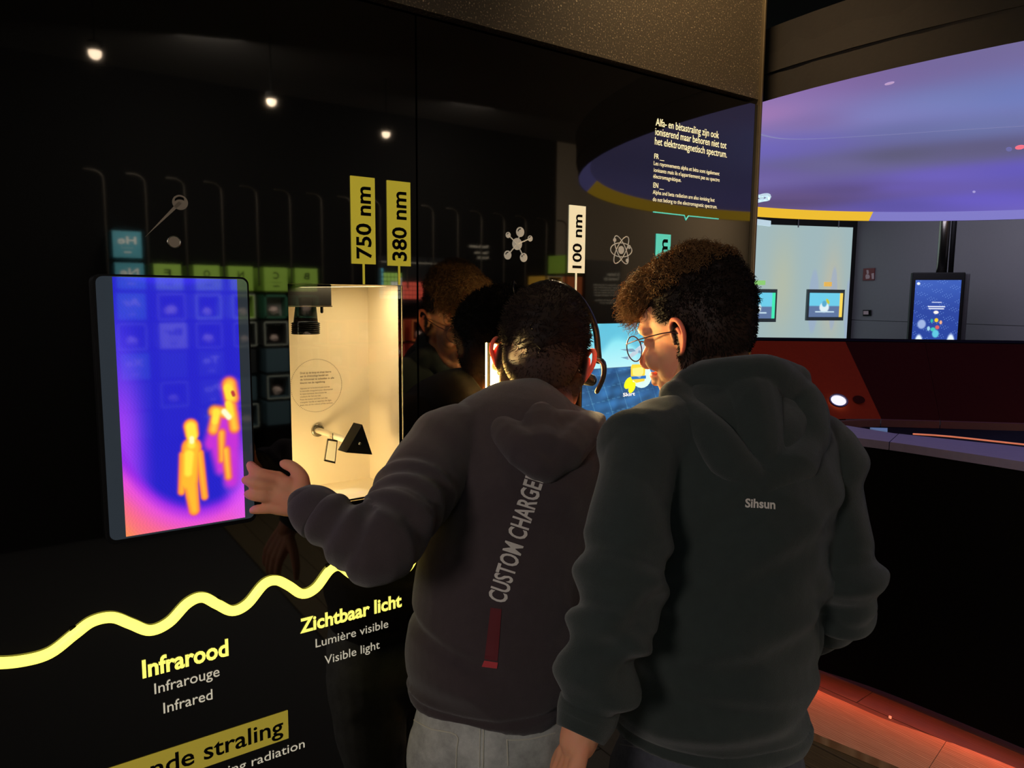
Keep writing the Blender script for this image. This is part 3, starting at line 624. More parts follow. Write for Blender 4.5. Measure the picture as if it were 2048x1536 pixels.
def onc(px, py, lift=.06): 
    t = (py-683)/(838-683); d = 5.40*(1-t)+4.94*t; return P(px, py, d-lift)
def ell3(cx, cy, rx_, ry_, lift, n=24): return [onc(cx+rx_*math.cos(2*PI*i/n)+ry_*.3*math.sin(2*PI*i/n), cy+ry_*math.sin(2*PI*i/n), lift) for i in range(n)]
obj('round_hole', *prism(ell3(1637, 802, 12, 9, .056), th_*.02), M['console_dark'], lb); obj('round_hole', *prism(ell3(1718, 799, 12, 8, .056), th_*.02), M['console_dark'], lb)
rl = thing('round_lamp', 'bright white oval lamp set in the brighter red console', 'lamp', onc(1677, 800))
obj('lamp_ring', *tube(ell3(1677, 801, 17, 12, .12), .007, closed=True, k=1, seg=8), M['steel'], rl)
obj('lamp_glass', *prism(ell3(1677, 801, 15, 10, .115), th_*.02), mat('console_lamp', (215, 215, 245), .4, emit=1.3, noise=0), rl)
lg = []
lt_ = [P(x, y, d) for x, y, d in [(1560, 843, 4.85), (1640, 842, 4.86), (1762, 838, 4.9), (1880, 841, 4.86), (2048, 846, 4.66), (2350, 856, 4.4)]]
for i in range(5): a, b = lt_[i], lt_[i+1]; d_ = nz(b-a)*.003; obj('ledge_board', *prism([a+d_, b-d_, b-d_-Z*.045, a+d_-Z*.045], -th_*.35), M['ledge'], cs)
obj('console_base', *join([prism([a-Z*.05, b-Z*.05, b*[1, 1, 0]+Z*.02, a*[1, 1, 0]+Z*.02], th_) for a, b in zip(lt_[:-1], lt_[1:])]), M['black'], cs)
hd = P(1507, 697, 4.6)
# far walls
gA = P(1707, 600, 8.6); gB = P(2048, 600, 6.9); gd = nz((gB-gA)*[1, 1, 0]); gn = np.array([gd[1], -gd[0], 0]); gn = gn if gn.dot(C-gA) > 0 else -gn
def onplane(px, py, lift=0.0, A0=gA, n0=None):
    n0 = gn if n0 is None else n0; r = ray(px, py); return C+r*(((A0-C).dot(n0)+lift)/r.dot(n0))
def upw(p, z): return np.array([p[0], p[1], z])
seamz = onplane(1880, 646)[2]
wr = struct('wall_right', prism([upw(gA, 0), upw(gA+gd*7, 0), upw(gA+gd*7, 2.95), upw(gA, 2.95)], -gn*.1), M['black'])
wr.data.materials.clear(); wr.data.materials.append(M['greywall'])
for z0_, z1_ in ((.02, seamz-.003), (seamz+.003, 2.94)):
    for k in range(3): a = gA+gd*(2.3*k+.003); b = gA+gd*(2.3*(k+1)-.003); obj('wall_panel', *prism([upw(a, z0_), upw(b, z0_), upw(b, z1_), upw(a, z1_)], gn*.012), M['greywall'], wr)
wA = P(1300, 600, 8.0); wd_ = nz((gA-wA)*[1, 1, 0]); wn = np.array([wd_[1], -wd_[0], 0]); wn = wn if wn.dot(C-gA) > 0 else -wn
wb = struct('wall_back', prism([upw(wA-wd_*1.2, 0), upw(gA, 0), upw(gA, 2.95), upw(wA-wd_*1.2, 2.95)], -wn*.1), M['dark'])
def onb(px, py, lift=.02): return onplane(px, py, lift, gA, wn)
M['pale'] = mat('pale_projection_picture', (0, 0, 0), .8, attr=True, emitattr=1.0)
pw = thing('projection_wall', 'large pale blue projection wall with two small screens on it, at the far left of the hall', 'projection screen', onb(1600, 680)*[1, 1, 0])
def palef(u, v):
    c = np.zeros((len(u), 3))+[158, 182, 186]; c = mixc(c, (178, 186, 166), np.exp(-((u-.62)/.08)**2-((v-.35)/.3)**2)*.9); c = mixc(c, (186, 184, 164), np.exp(-((u-.9)/.06)**2-((v-.4)/.3)**2)*.9)
    c = mixc(c, (186, 200, 190), np.exp(-((u-.2)/.2)**2)*.5)
    for cu, cv, a, b in ((.80, .45, .030, .20), (.91, .43, .022, .2), (.995, .5, .015, .2)): c = mixc(c, (150, 168, 205), ss(1.05, .85, np.hypot((u-cu)/a, (v-cv)/b))*.55)
    return mixc(c, (140, 165, 170), ss(.9, 1, v)*.4)
tl = onb(1330, 441); tr_ = onb(1706, 455); bl = onb(1330, 700); zt = (tl[2]+tr_[2])/2
obj('screen_frame', *prism([upw(tl, .5), upw(tr_, .5), upw(tr_, tr_[2]), upw(tl, tr_[2])], -wn*.015), M['greywall'], pw)
grid('picture', upw(tl, tr_[2])+wn*.002, upw(tr_, tr_[2])+wn*.002, upw(tl, .5)+wn*.002, 180, 90, palef, M['pale'], pw)
b0_ = onb(1500, 437); b1_ = onb(1539, 442); obj('top_light', *prism([b0_, b1_, upw(b1_, b1_[2]-.06), upw(b0_, b0_[2]-.06)], wn*.03), mat('white_strip', (190, 215, 225), .4, emit=.8), pw)
for px_ in (1598, 1679):
    a = onb(px_, 420); bz = onb(px_, 455)[2]; obj('hanging_rod', *cyl(upw(a, 2.9), upw(a, bz), .008, 8), M['greywall'], pw)
# small screens hung on the pale wall
def small_screen(x0, x1, y0, y1, bar, label, sun):
    a = onb(x0, y0, .05); b = onb(x1, y0, .05); z0_ = onb(x0, y1, .05)[2]; z1_ = (a[2]+b[2])/2
    t = thing('small_screen', label, 'screen', upw(a, z0_)); obj('case', *prism([upw(a, z0_), upw(b, z0_), upw(b, z1_), upw(a, z1_)], -wn*.03), mat('case_grey', (96, 112, 112), .5), t)
    w = b-a
    def f(u, v):
        c = mixc(np.zeros((len(u), 3))+[110, 205, 235], (96, 118, 160), ss(.52, .56, v)); 
        c = mixc(c, (225, 240, 245), ss(1.1, .8, np.hypot((u-.45)/.15, (v-.6)/.22))); c = mixc(c, (90, 170, 205), ss(1.1, .7, np.hypot((u-.45)/.08, (v-.45)/.14)))
        c = mixc(c, (200, 200, 60), ss(1.1, .7, np.hypot((u-.55-.3*(v-.35))/.05, (v-.35)/.12))*sun); c = mixc(c, (200, 225, 240), ss(.03, .02, np.abs(v-.78))*ss(.3, .27, np.abs(u-.47)))
        return mixc(c, bar, (u > .9)*1.0)
    p0 = a+w*.05; p1 = a+w*.95; grid('picture', upw(p0, z1_-.04)+wn*.004, upw(p1, z1_-.04)+wn*.004, upw(p0, z0_+.04)+wn*.004, 60, 40, f, M['screen'], t)
small_screen(1480, 1555, 578, 644, (70, 235, 180), 'small screen with a green bar on the pale wall, partly behind the curly haired boy', 0)
small_screen(1616, 1690, 579, 641, (250, 215, 90), 'small screen with a yellow bar at the right end of the pale wall', 1)
for x0_, x1_, y0_, c_ in ((1500, 1531, 561, (150, 220, 120)), (1649, 1664, 564, (240, 190, 90))):
    tg_ = thing('caption_plate', 'small %s caption plate above the screen with the %s bar' % (('green', 'green') if c_[0] == 150 else ('orange', 'yellow')), 'plate', onb(x0_, y0_+8)); a, b = onb(x0_, y0_, .03), onb(x1_, y0_, .03)
    obj('plate', *prism([a, b, upw(b, b[2]-.05), upw(a, a[2]-.05)], -wn*.008), mat('caption', c_, .5, emit=.7), tg_)
# signs on the grey wall
fs = thing('fire_sign', 'dark red fire alarm sign with hand symbol on the grey wall', 'sign', onplane(1740, 560, .015))
a, b = onplane(1728, 537, .015), onplane(1750.5, 537, .015); z0_ = onplane(1728, 561, .015)[2]
obj('plate', *prism([upw(a, z0_), upw(b, z0_), upw(b, a[2]), a], gn*.01), mat('fire_red', (110, 36, 42), .5), fs)
wm = mat('sign_white', (190, 160, 165), .5)
def onp(pts, nm, m, par, lift=.026): return obj(nm, *prism([onplane(x, y, lift) for x, y in pts], gn*.002), m, par)
onp([(1731, 553), (1732, 549), (1738, 549), (1740, 553), (1739, 557), (1732, 558)], 'hand_symbol', wm, fs); onp([(1733, 540), (1737, 540), (1738, 547), (1734, 549)], 'hand_symbol', wm, fs)
onp([(1743, 547), (1748, 546), (1748, 558), (1744, 558)], 'flame_symbol', wm, fs)
cb_ = thing('call_point', 'small black wall box with a pale button below the fire alarm sign', 'switch', onplane(1735, 632, .01))
onp([(1726, 620), (1743, 620), (1743, 632), (1726, 632)], 'case', M['black'], cb_, .02); onp([(1727, 622), (1737, 622), (1737, 629), (1727, 629)], 'button', wm, cb_, .035)
# kiosk monitor on a pole
kd = 6.9; kA = P(1825, 545, kd); kB = P(1932, 543, kd-.15); kz1 = kA[2]; kz0 = kz1-.80; kx = nz((kB-kA)*[1, 1, 0]); kn = np.array([kx[1], -kx[0], 0]); kn = kn if kn.dot(C-kA) > 0 else -kn
ki = thing('kiosk_screen', 'tall portrait monitor with dark blue picture hanging from a pole by the grey wall', 'screen', upw((kA+kB)/2, kz0)); kw = np.linalg.norm((kB-kA)[:2])
kc_ = (kA+kB)/2
obj('case', *boxg(upw(kc_-kn*.05, (kz0+kz1)/2), (kw, .10, kz1-kz0), (kx, kn, Z), bevel=.008), M['black'], ki)
obj('side_shell', *boxg(upw(kB+kx*.02-kn*.12, (kz0+kz1)/2), (.05, .16, kz1-kz0-.02), (kx, kn, Z), bevel=.006), mat('shell_grey', (60, 60, 64), .5), ki)
def kpic(u, v):
    c = np.zeros((len(u), 3))+[36, 64, 150]; c = mixc(c, (58, 100, 190), ss(.5, 0, v)*.6); st_ = (np.sin(u*91+v*37)*np.sin(v*143-u*29) > .93); c = mixc(c, (120, 160, 230), st_*1.0)
    for cu, cv, a, b, col in ((.5, .98, .38, .12, (235, 245, 255)), (.16, .88, .09, .12, (220, 235, 250)), (.86, .88, .09, .14, (220, 235, 250)), (.2, .62, .10, .07, (150, 170, 215)), (.5, .45, .06, .025, (250, 235, 230)), (.52, .56, .045, .03, (245, 200, 40)), (.42, .57, .03, .03, (40, 170, 160)), (.62, .59, .03, .03, (235, 170, 130)), (.55, .66, .05, .03, (210, 90, 90)), (.46, .69, .06, .03, (60, 190, 170)), (.36, .68, .035, .035, (150, 200, 220)), (.52, .75, .08, .06, (90, 190, 215)), (.07, .05, .04, .02, (230, 240, 250))):
        c = mixc(c, col, ss(1.15, .7, np.hypot((u-cu)/a, (v-cv)/b)))
    for cv, w in ((.31, .12), (.37, .2), (.4, .18)): c = mixc(c, (225, 230, 245), ss(.008, .004, np.abs(v-cv))*ss(w, w-.02, np.abs(u-.5)))
    return c
pa = upw(kA+kx*kw*.07, kz1-.07)+kn*.003; pb = upw(kA+kx*kw*.93, kz1-.07)+kn*.003
M['kiosk'] = mat('kiosk_picture', (0, 0, 0), .4, attr=True, emitattr=1.15)
grid('picture', pa, pb, upw(pa, kz1-.07-.66), 80, 140, kpic, M['kiosk'], ki)
kp = upw(kc_+kx*.03-kn*.06, 0); obj('pole', *cyl(upw(kp, kz1-.02), upw(kp, 2.96), .045, 16), M['steel'], ki, smooth=True); obj('pole', *cyl(upw(kp+kx*.075, kz1-.02), upw(kp+kx*.075, 2.96), .022, 12), M['black'], ki, smooth=True)
# disc canopy with projected sky
DZ = 2.2; DC = np.array([4.154, -.131, DZ]); DR = 2.168
ctrl = [((1520, 230), (150, 112, 165)), ((1600, 160), (140, 108, 170)), ((1700, 150), (128, 104, 160)), ((1850, 110), (118, 106, 160)), ((2000, 80), (112, 104, 150)), ((1520, 300), (108, 98, 180)), ((1640, 240), (118, 98, 150)), ((1750, 230), (118, 122, 180)), ((1900, 200), (118, 128, 186)), ((2040, 190), (112, 126, 190)), ((1620, 285), (106, 98, 172)), ((1800, 260), (104, 108, 160)), ((1950, 255), (106, 114, 165)), ((1530, 350), (112, 98, 165)), ((1650, 330), (108, 102, 150)), ((1800, 310), (92, 90, 118)), ((1950, 300), (98, 94, 130)), ((1600, 395), (98, 80, 130)), ((1700, 380), (90, 76, 128)), ((1800, 375), (100, 86, 165)), ((1900, 350), (104, 92, 180)), ((2040, 340), (100, 90, 185)), ((1800, 410), (94, 84, 165)), ((1950, 400), (98, 86, 180)), ((1560, 405), (90, 74, 120))]
cp = np.array([HZ(*q, DZ)[:2] for q, _ in ctrl]); cc_ = np.array([c for _, c in ctrl], float)
nr, na = 70, 200; rr2 = np.linspace(0, 1, nr)*DR; V = [DC]; Fc = []
for i in range(1, nr):
    for j in range(na): a = 2*PI*j/na; V.append(DC+np.array([rr2[i]*math.cos(a), rr2[i]*math.sin(a), 0]))
for j in range(na): Fc.append((0, 1+j, 1+(j+1) % na))
for i in range(nr-2):
    for j in range(na): Fc.append((1+i*na+j, 1+(i+1)*na+j, 1+(i+1)*na+(j+1) % na, 1+i*na+(j+1) % na))
dc = thing('ceiling_disc', 'large round overhead screen showing a purple and blue starry sky', 'projection screen', DC)
V = np.array(V); d2 = ((V[:, None, :2]-cp[None])**2).sum(2); w = 1/(d2+.02)**1.6; col = (w[:, :, None]*cc_[None]).sum(1)/w.sum(1)[:, None]
q_ = V.copy(); q_[:, 0] += .2*np.sin(V[:, 1]*3); col = col*(1+.06*wav(q_, 2.2, (1, 2.4, 1)))[:, None]
M['sky'] = mat('sky_projection', (0, 0, 0), .9, attr=True, emitattr=1.0)
o = obj('sky_picture', V, Fc, M['sky'], dc, smooth=True); setcol(o, lin(np.clip(col, 0, 255)))
def ringband(r0, z0_, r1, z1_, a0, a1, m, nm, n=60):
    V = []; Fc = []
    for i in range(n+1):
        a = a0+(a1-a0)*i/n
        for r_, z_ in ((r0, z0_), (r1, z1_), (r1, z1_+.006), (r0, z0_+.006)): V.append((DC[0]+r_*math.cos(a), DC[1]+r_*math.sin(a), z_))
    for i in range(n):
        for k in (0, 2): Fc.append((i*4+k, i*4+k+1, i*4+4+k+1, i*4+4+k))
    return obj(nm, V, Fc, m, dc)
def ang(p): return math.atan2(p[1]-DC[1], p[0]-DC[0])
ly = mat('lilac_rim', (128, 124, 196), .6, emit=.95, noise=.02); yy_ = mat('yellow_rim', (236, 190, 50), .6, emit=.95, noise=.03)
ae = ang(HZ(1740, 425, DZ)); 
m1 = HZ(1190, 361, DZ)*[1, -1, 1]; as_ = ang(m1) % (2*PI)
rad = math.radians
for a0_, a1_, m_, n_ in ((ae, rad(115), yy_, 'yellow_rim'), (rad(115), as_, ly, 'lilac_rim'), (as_, rad(300), yy_, 'yellow_rim'), (rad(300), ae+2*PI, ly, 'lilac_rim')): ringband(DR, DZ, DR+.055, DZ-.06, a0_, a1_, m_, n_)
ringband(DR+.056, DZ-.062, DR+.075, DZ+.13, 0, 2*PI, M['ceil'], 'outer_skirt', 120)
obj('backing', *prism([DC+np.array([(DR+.07)*math.cos(2*PI*i/80), (DR+.07)*math.sin(2*PI*i/80), .012]) for i in range(80)], np.array([0, 0, .1])), M['ceil'], dc)
glow = lambda c, e=.9: mat('projected_star', c, .6, emit=e, noise=0)
def onD(x, y, l=.003): p = HZ(x, y, DZ-l); return p
stk = mat('projected_streak', (150, 150, 200), .6, emit=.75, noise=0)
sp_ = resample([onD(x, y) for x, y in [(1516, 268), (1560, 277), (1620, 278), (1700, 274), (1800, 268), (1900, 261), (2048, 252), (2300, 235)]], 6)
Vs = []; Fs = []
for i, p_ in enumerate(sp_): Vs += [p_+[0, .006, 0], p_-[0, .006, 0]]
for i in range(len(sp_)-1): Fs.append((2*i, 2*i+1, 2*i+3, 2*i+2))
obj('light_streak', Vs, Fs, stk, dc)
def dsc(x, y, a, b, rot, c, e=.9, nm='star'):
    return obj(nm, *prism([onD(x+a*math.cos(t)*math.cos(rot)-b*math.sin(t)*math.sin(rot), y+a*math.cos(t)*math.sin(rot)+b*math.sin(t)*math.cos(rot)) for t in np.arange(16)*PI/8], np.array([0, 0, .002])), glow(c, e), dc)
dsc(1779, 167.5, 10, 2, -.25, (190, 160, 200)); dsc(1911, 105, 5, 1.5, -.1, (190, 185, 220)); dsc(2040, 295, 10, 4, -.15, (250, 120, 140)); dsc(2018, 299, 6, 4, 0, (110, 110, 170))
dsc(2025, 73, 26, 5, -.18, (110, 220, 200)); dsc(2040, 70, 14, 3, -.18, (250, 160, 130)); dsc(1948, 384, 3, 2, 0, (170, 160, 220)); dsc(1520, 272, 2, 1, 0, (200, 190, 230)); dsc(2070, 62, 40, 6, -.18, (120, 210, 200))
aic = mat('projected_atom', (190, 215, 225), .6, emit=.95, noise=0)
for rot in (0, .9, -.9):
    obj('projected_atom', *tube([onD(1523+17*math.cos(t)*math.cos(rot*.5)-5*math.sin(t)*math.sin(rot), 396+(17*math.cos(t)*math.sin(rot)*.3+4.5*math.sin(t))-.12*17*math.cos(t), .006) for t in np.arange(20)*PI/10], .008, closed=True, k=1, seg=5), aic, dc)
dsc(1523, 396, 5, 2.5, 0, (190, 215, 225), nm='projected_atom')
# soffit beam over the disc
q0, q1 = P(1503, 128, 3.3), P(1830, 50, 2.6)
# ------------------------------------------------------------------ BOX WALL BEHIND THE CAMERA (seen mirrored)
BY = -3.75
bw_ = struct('wall_left', boxg((1.6, BY-.32, 1.48), (5.5, .06, 2.96)), M['ink'])
gw = struct('wall_rear', boxg((6.9, BY-.32, 1.48), (5.1, .06, 2.96)), mat('grey_brown_wall', (120, 108, 92), .85))
bc = {'blue': (70, 158, 176), 'green': (150, 190, 70), 'white': (196, 196, 186), 'dark': (26, 30, 30), 'red': (196, 76, 48), 'orange': (214, 110, 50), 'dgreen': (40, 96, 70), 'yell': (215, 170, 60), 'slate': (60, 84, 92)}
MB_ = {k: mat('box_'+k, v, .5, noise=.04) for k, v in bc.items()}
M['boxwhite'] = mat('box_lettering', (235, 235, 225), .6, noise=0); M['rock'] = mat('mineral', (205, 180, 165), .6, bump=.6, bscale=80); M['rimc'] = mat('window_frame_pale', (205, 210, 190), .5); M['rimo'] = mat('window_frame_orange', (225, 150, 60), .5)
def rock(c, s, seed):
    rg = np.random.default_rng(seed); V, Fc = ellip((0, 0, 0), (s, s*.7, s*.8), seg=8, rings=6); V = np.array(V)*(1+.22*rg.uniform(-1, 1, (len(V), 1))); return [np.array(c)+v for v in V], Fc
ELB = {(0, 0): 'He', (0, 1): 'Ne', (1, 1): 'F', (2, 4): 'Te', (2, 5): 'Po', (2, 6): 'Lv', (1, 3): 'Br', (2, 1): 'O', (3, 1): 'N', (4, 1): 'C', (5, 1): 'B', (16, 0): 'H', (0, 2): 'Ar', (0, 4): 'Xe', (8, 4): 'Co', (9, 6): 'Rh'}
cname = {'blue': 'teal blue', 'green': 'lime green', 'white': 'off white', 'dark': 'black', 'red': 'red', 'orange': 'orange', 'dgreen': 'dark green', 'slate': 'slate grey', 'yell': 'yellow'}
ordn = ['top', 'second', 'third', 'fourth', 'fifth', 'sixth', 'bottom']
rowz = [1.93, 1.742, 1.56, 1.378, 1.195, 1.012, .83]
NUM = ['one', 'two', 'three', 'four', 'five', 'six', 'seven', 'eight', 'nine', 'ten', 'eleven', 'twelve', 'thirteen', 'fourteen', 'fifteen', 'sixteen', 'seventeen']
def place_box(c, r, colr, win):
    x = .787+.222*c; z1_ = rowz[r]; s = .158; zc_ = z1_-s/2; jx = .005*math.sin(c*3.1+r*1.7); d = .17; yb = BY-.28
    lab_ = '%s cube%s, %s row, column %s of the reflected cube wall' % (cname[colr], (' lettered '+ELB[(c, r)]) if (c, r) in ELB else (' with mineral window' if win else ''), ordn[r], NUM[c])
    t = thing('display_cube', lab_, 'display cube', (x+jx, yb, z1_-s), 'element cubes on the wall')
    yf = yb+.28
    if win:
        w = .012; fr_ = [boxg((x+jx, (yb+yf)/2, z1_-w/2), (s, yf-yb, w)), boxg((x+jx, (yb+yf)/2, z1_-s+w/2), (s, yf-yb, w)), boxg((x+jx-s/2+w/2, (yb+yf)/2, zc_), (w, yf-yb, s-2*w)), boxg((x+jx+s/2-w/2, (yb+yf)/2, zc_), (w, yf-yb, s-2*w))]
        obj('shell', *join(fr_), MB_[colr], t)
        mm = M['rimo'] if colr in ('red', 'orange') else (MB_['dgreen'] if colr == 'dgreen' else M['rimc']); e_ = .004 if colr != 'dgreen' else .014
        obj('window_frame', *join([boxg((x+jx, yf+.001, z1_-e_/2), (s, .004, e_)), boxg((x+jx, yf+.001, z1_-s+e_/2), (s, .004, e_)), boxg((x+jx-s/2+e_/2, yf+.001, zc_), (e_, .004, s)), boxg((x+jx+s/2-e_/2, yf+.001, zc_), (e_, .004, s))]), mm, t)
        obj('inside_back', *boxg((x+jx, yf-.1, zc_), (s-.02, .004, s-.02)), MB_['white'] if colr in ('dgreen',) else M['black'], t)
        sr = .036+.008*math.sin(c*5+r); rk = thing('mineral_sample', 'pale mineral sample, %s row, column %s of the reflected cube wall' % (ordn[r], NUM[c]), 'mineral', (x+jx, yf-.05, z1_-s+.013), 'mineral samples')
        obj('stone', *rock((x+jx, yf-.05, z1_-s+.013+sr*.75+.01), sr, c*10+r), M['rock'], rk)
    else:
        obj('shell', *boxg((x+jx, (yb+yf)/2, zc_), (s, yf-yb, s), bevel=.002), MB_[colr], t)
        if (c, r) in ELB:
            e = ELB[(c, r)]; w = .05*len(e) if len(e) > 1 else .04
            ink_ = M['ink'] if colr in ('green', 'white', 'orange') else M['boxwhite']
            g = join([text(e, (x+jx+w*.5, yf+.001, zc_+.005), -X, Z, w, .042, .02), text('Element', (x+jx+.03, yf+.001, zc_-.022), -X, Z, .05, .009, 0), text('20.18', (x+jx+.02, yf+.001, zc_-.05), -X, Z, .035, .009, 0)])
            g = join([text(e, (x+jx+w*.5, yf+.001, zc_+.005), -X, Z, w, .042, .02)]+[boxg((x+jx, yf+.001, zc_-.02), (.07, .001, .0015)), boxg((x+jx, yf+.001, zc_-.045), (.04, .001, .007))])
            obj('lettering', *g, ink_, t)
    return t
for c in range(17):
    for r in range(7):
        if r == 0 and c not in (0, 16): continue
        if 6 <= c <= 14 and r < 3: continue
        if c in (15,) and r < 1: continue
        win = False; k = (c*7+r*5) % 11
        if c == 0: colr = 'blue' if r in (0, 1, 2, 4) else 'slate'; win = r == 3
        elif c <= 5:
            if r == 1: colr = 'green'; win = False
            elif (c, r) in ELB: colr = 'slate' if r != 3 else 'white'
            elif r == 2: colr = ['dark', 'green', 'green', 'dgreen', 'dgreen'][c-1]; win = True
            elif r == 3: colr = 'dark'; win = c != 1
            else: colr = ['slate', 'slate', 'dark', 'slate', 'slate'][(c+r) % 5]; win = (c+r) % 3 == 0
        elif c <= 14: colr = 'red'; win = (r == 3) or k in (1, 7)
        elif c == 15: colr = 'yell'; win = k < 4
        else: colr = 'green' if r == 0 else 'orange'; win = k < 3 and r > 0
        place_box(c, r, colr, win)
# the arms with lamps above each column
for c in range(17):
    x = .677+.222*c; zt = 2.27-.0035*c; hw_ = .05
    t = thing('cane_arm', 'thin dark cane shaped arm over column %s of the reflected cube wall' % NUM[c], 'arm', (x, BY-.02, 1.2), 'cane arms over the cube wall')
    obj('arm', *tube([(x, BY, 1.62), (x, BY, 1.8), (x, BY, 2.0), (x, BY, zt-.06), (x-.012, BY, zt-.02), (x-.045, BY, zt), (x-.10, BY, zt+.002)], .006, k=4, seg=10), M['arm'], t, smooth=True)
# chart poster, its squares given an added glow
cx0, cz0 = MW(767, 532)[0], MW(767, 598)[2]; cz1 = MW(767, 535)[2]; pt_ = thing('periodic_chart', 'small chart with glow added to blue, green, white and red squares above the red cubes, seen reflected', 'chart', (cx0, BY-.01, cz0))
cell = (cz1-cz0)/7; cwx = cell*.93
obj('board', *boxg((cx0+cwx*9, BY-.08, (cz0+cz1)/2+.03), (cwx*19, .02, cz1-cz0+.12)), M['black'], pt_)
rows_ = {'blue_squares': [], 'green_squares': [], 'white_squares': [], 'red_squares': [], 'yellow_squares': []}
for c in range(18):
    for r in range(7):
        if c == 0: kk = 'blue_squares'
        elif c < 6:
            if r == 0: continue
            kk = 'green_squares' if r < 4 and not (c in (3, 4, 5) and r > 1+(c < 5)) else 'white_squares'
        elif c < 16:
            if r < 3: continue
            kk = 'red_squares'
        elif c == 16:
            if r == 0: continue
            kk = 'yellow_squares'
        else: kk = 'green_squares' if r == 0 else 'yellow_squares'
        rows_[kk].append(boxg((cx0+cwx*(c+.5), BY-.068, cz1-cell*(r+.5)), (cwx*.84, .004, cell*.84)))
for kk, cl in (('blue_squares', (90, 180, 205)), ('green_squares', (160, 205, 90)), ('white_squares', (215, 220, 205)), ('red_squares', (225, 90, 70)), ('yellow_squares', (235, 190, 60))):
    obj(kk, *join(rows_[kk]), mat(kk, cl, .5, emit=1.6), pt_, kind='stuff')
obj('title_line', *boxg((cx0+cwx*8, BY-.068, cz1+.045), (cwx*16, .003, .003)), M['paletext'], pt_)
# mirrored texts
wt_ = thing('title_text', 'pale wall title in three lines to the right of the chart, seen reflected', 'lettering', MW(955, 505))
for s_, y_, w_2, b_ in (('Periodiek systeem', 496, .19, .01), ('Tableau périodique', 508, .14, 0), ('Periodic table', 518, .11, 0)):
    a = MW(981, y_, 4.0); obj('lettering', *text(s_, (a[0], BY-.285, a[2]), -X, Z, w_2, .022, b_), M['paletext'], wt_)
ib = thing('info_board', 'dark information board with pale text on the grey brown wall, seen reflected', 'board', MW(1220, 640))
a = MW(1172, 519, 4.0); b = MW(1243, 525, 4.0); yb_ = BY-.27
obj('board', *boxg(((a[0]+b[0])/2, yb_, (a[2]+.4)/2), (b[0]-a[0], .03, a[2]-.4), bevel=.003), mat('board_dark', (46, 40, 36), .6), ib)
ll = []
for i, (y_, w_2, cp_, s_) in enumerate([(552, .16, .03, 'Er bestaan'), (561, .2, .03, 'Tweemaal zijn'), (572, .34, .016, 'De elementen in het periodiek'), (577, .34, .016, 'systeem zijn geordend naar'), (582, .33, .016, 'het aantal protonen in de'), (587, .33, .016, 'kern van het atoom en zijn'), (592, .33, .016, 'chemische eigenschappen'), (602, .32, .016, 'Les éléments du tableau'), (607, .26, .016, 'périodique sont')]):
    a2 = MW(1239, y_, 4.0); ll.append(text(s_, (a2[0], yb_+.017, a2[2]), -X, Z, w_2, cp_, .01))
obj('lettering', *join(ll), M['paletext'], ib)
# ceiling downlights seen mirrored
for i, p_ in enumerate(SPOTS):
    t = thing('ceiling_downlight', 'round ceiling downlight behind the camera, the %s white dot in the black wall' % ['left', 'middle', 'right'][i], 'lamp', p_, 'ceiling downlights')
    p_ = np.array(p_); rr3 = .026-.0002*i
    obj('can', *tube([p_+Z*.012, p_+Z*.05], [.03, .03], k=1, cap=False), M['ink'], t, smooth=True); obj('cable', *cyl(p_+Z*.05, p_+Z*.36, .003, 6), M['ink'], t)
    obj('bulb', *tube([p_+Z*.001, p_+Z*.012], [rr3, rr3], k=1, seg=20), mat('downlight_glow', (255, 225, 190), .4, emit=14, noise=0), t, smooth=True)
    light('downlight', 'SPOT', p_-Z*.02, p_*[1, 1, 0]+[0, -.3, .0], 4, (1, .85, .65), .03, angle=70, blend=.6)
# ------------------------------------------------------------------ PEOPLE
def cloth(name, rgb, rough=.9, bs=900, bump=.5, sheen=.25, var=.15):
    m = mat(name, rgb, rough, bump=bump, bscale=bs, noise=var, scale=60, spec=.15); b = m.node_tree.nodes['Principled BSDF']
    b.inputs['Sheen Weight'].default_value = sheen; b.inputs['Sheen Roughness'].default_value = .5; return m
M['hoodA'] = cloth('charcoal_fleece', (64, 55, 57)); M['hoodB'] = cloth('dark_green_fleece', (47, 54, 52))
def denim(name, c0, c1):
    m = cloth(name, c0, bs=700, sheen=.05); nt = m.node_tree; b = nt.nodes['Principled BSDF']; tc = nt.nodes['Texture Coordinate']
    n = nt.nodes.new('ShaderNodeTexNoise'); n.inputs['Scale'].default_value = 14; n.inputs['Detail'].default_value = 8; n.inputs['Roughness'].default_value = .7
    r = nt.nodes.new('ShaderNodeValToRGB'); r.color_ramp.elements[0].position = .35; r.color_ramp.elements[1].position = .68; r.color_ramp.elements[0].color = list(lin(c0))+[1]; r.color_ramp.elements[1].color = list(lin(c1))+[1]
    nt.links.new(tc.outputs['Object'], n.inputs[0]); nt.links.new(n.outputs['Fac'], r.inputs[0]); nt.links.new(r.outputs[0], b.inputs['Base Color']); return m
M['jeansA'] = denim('light_grey_denim', (150, 150, 146), (200, 200, 194)); M['jeansB'] = denim('dark_grey_denim', (52, 54, 62), (84, 86, 96))
M['stitchA'] = mat('pale_stitching', (196, 192, 176), .9); M['stitchB'] = mat('grey_stitching', (96, 96, 100), .9)
M['skin'] = mat('skin', (0, 0, 0), .6, attr=True, sss=.35, spec=.2, bump=.08, bscale=300)
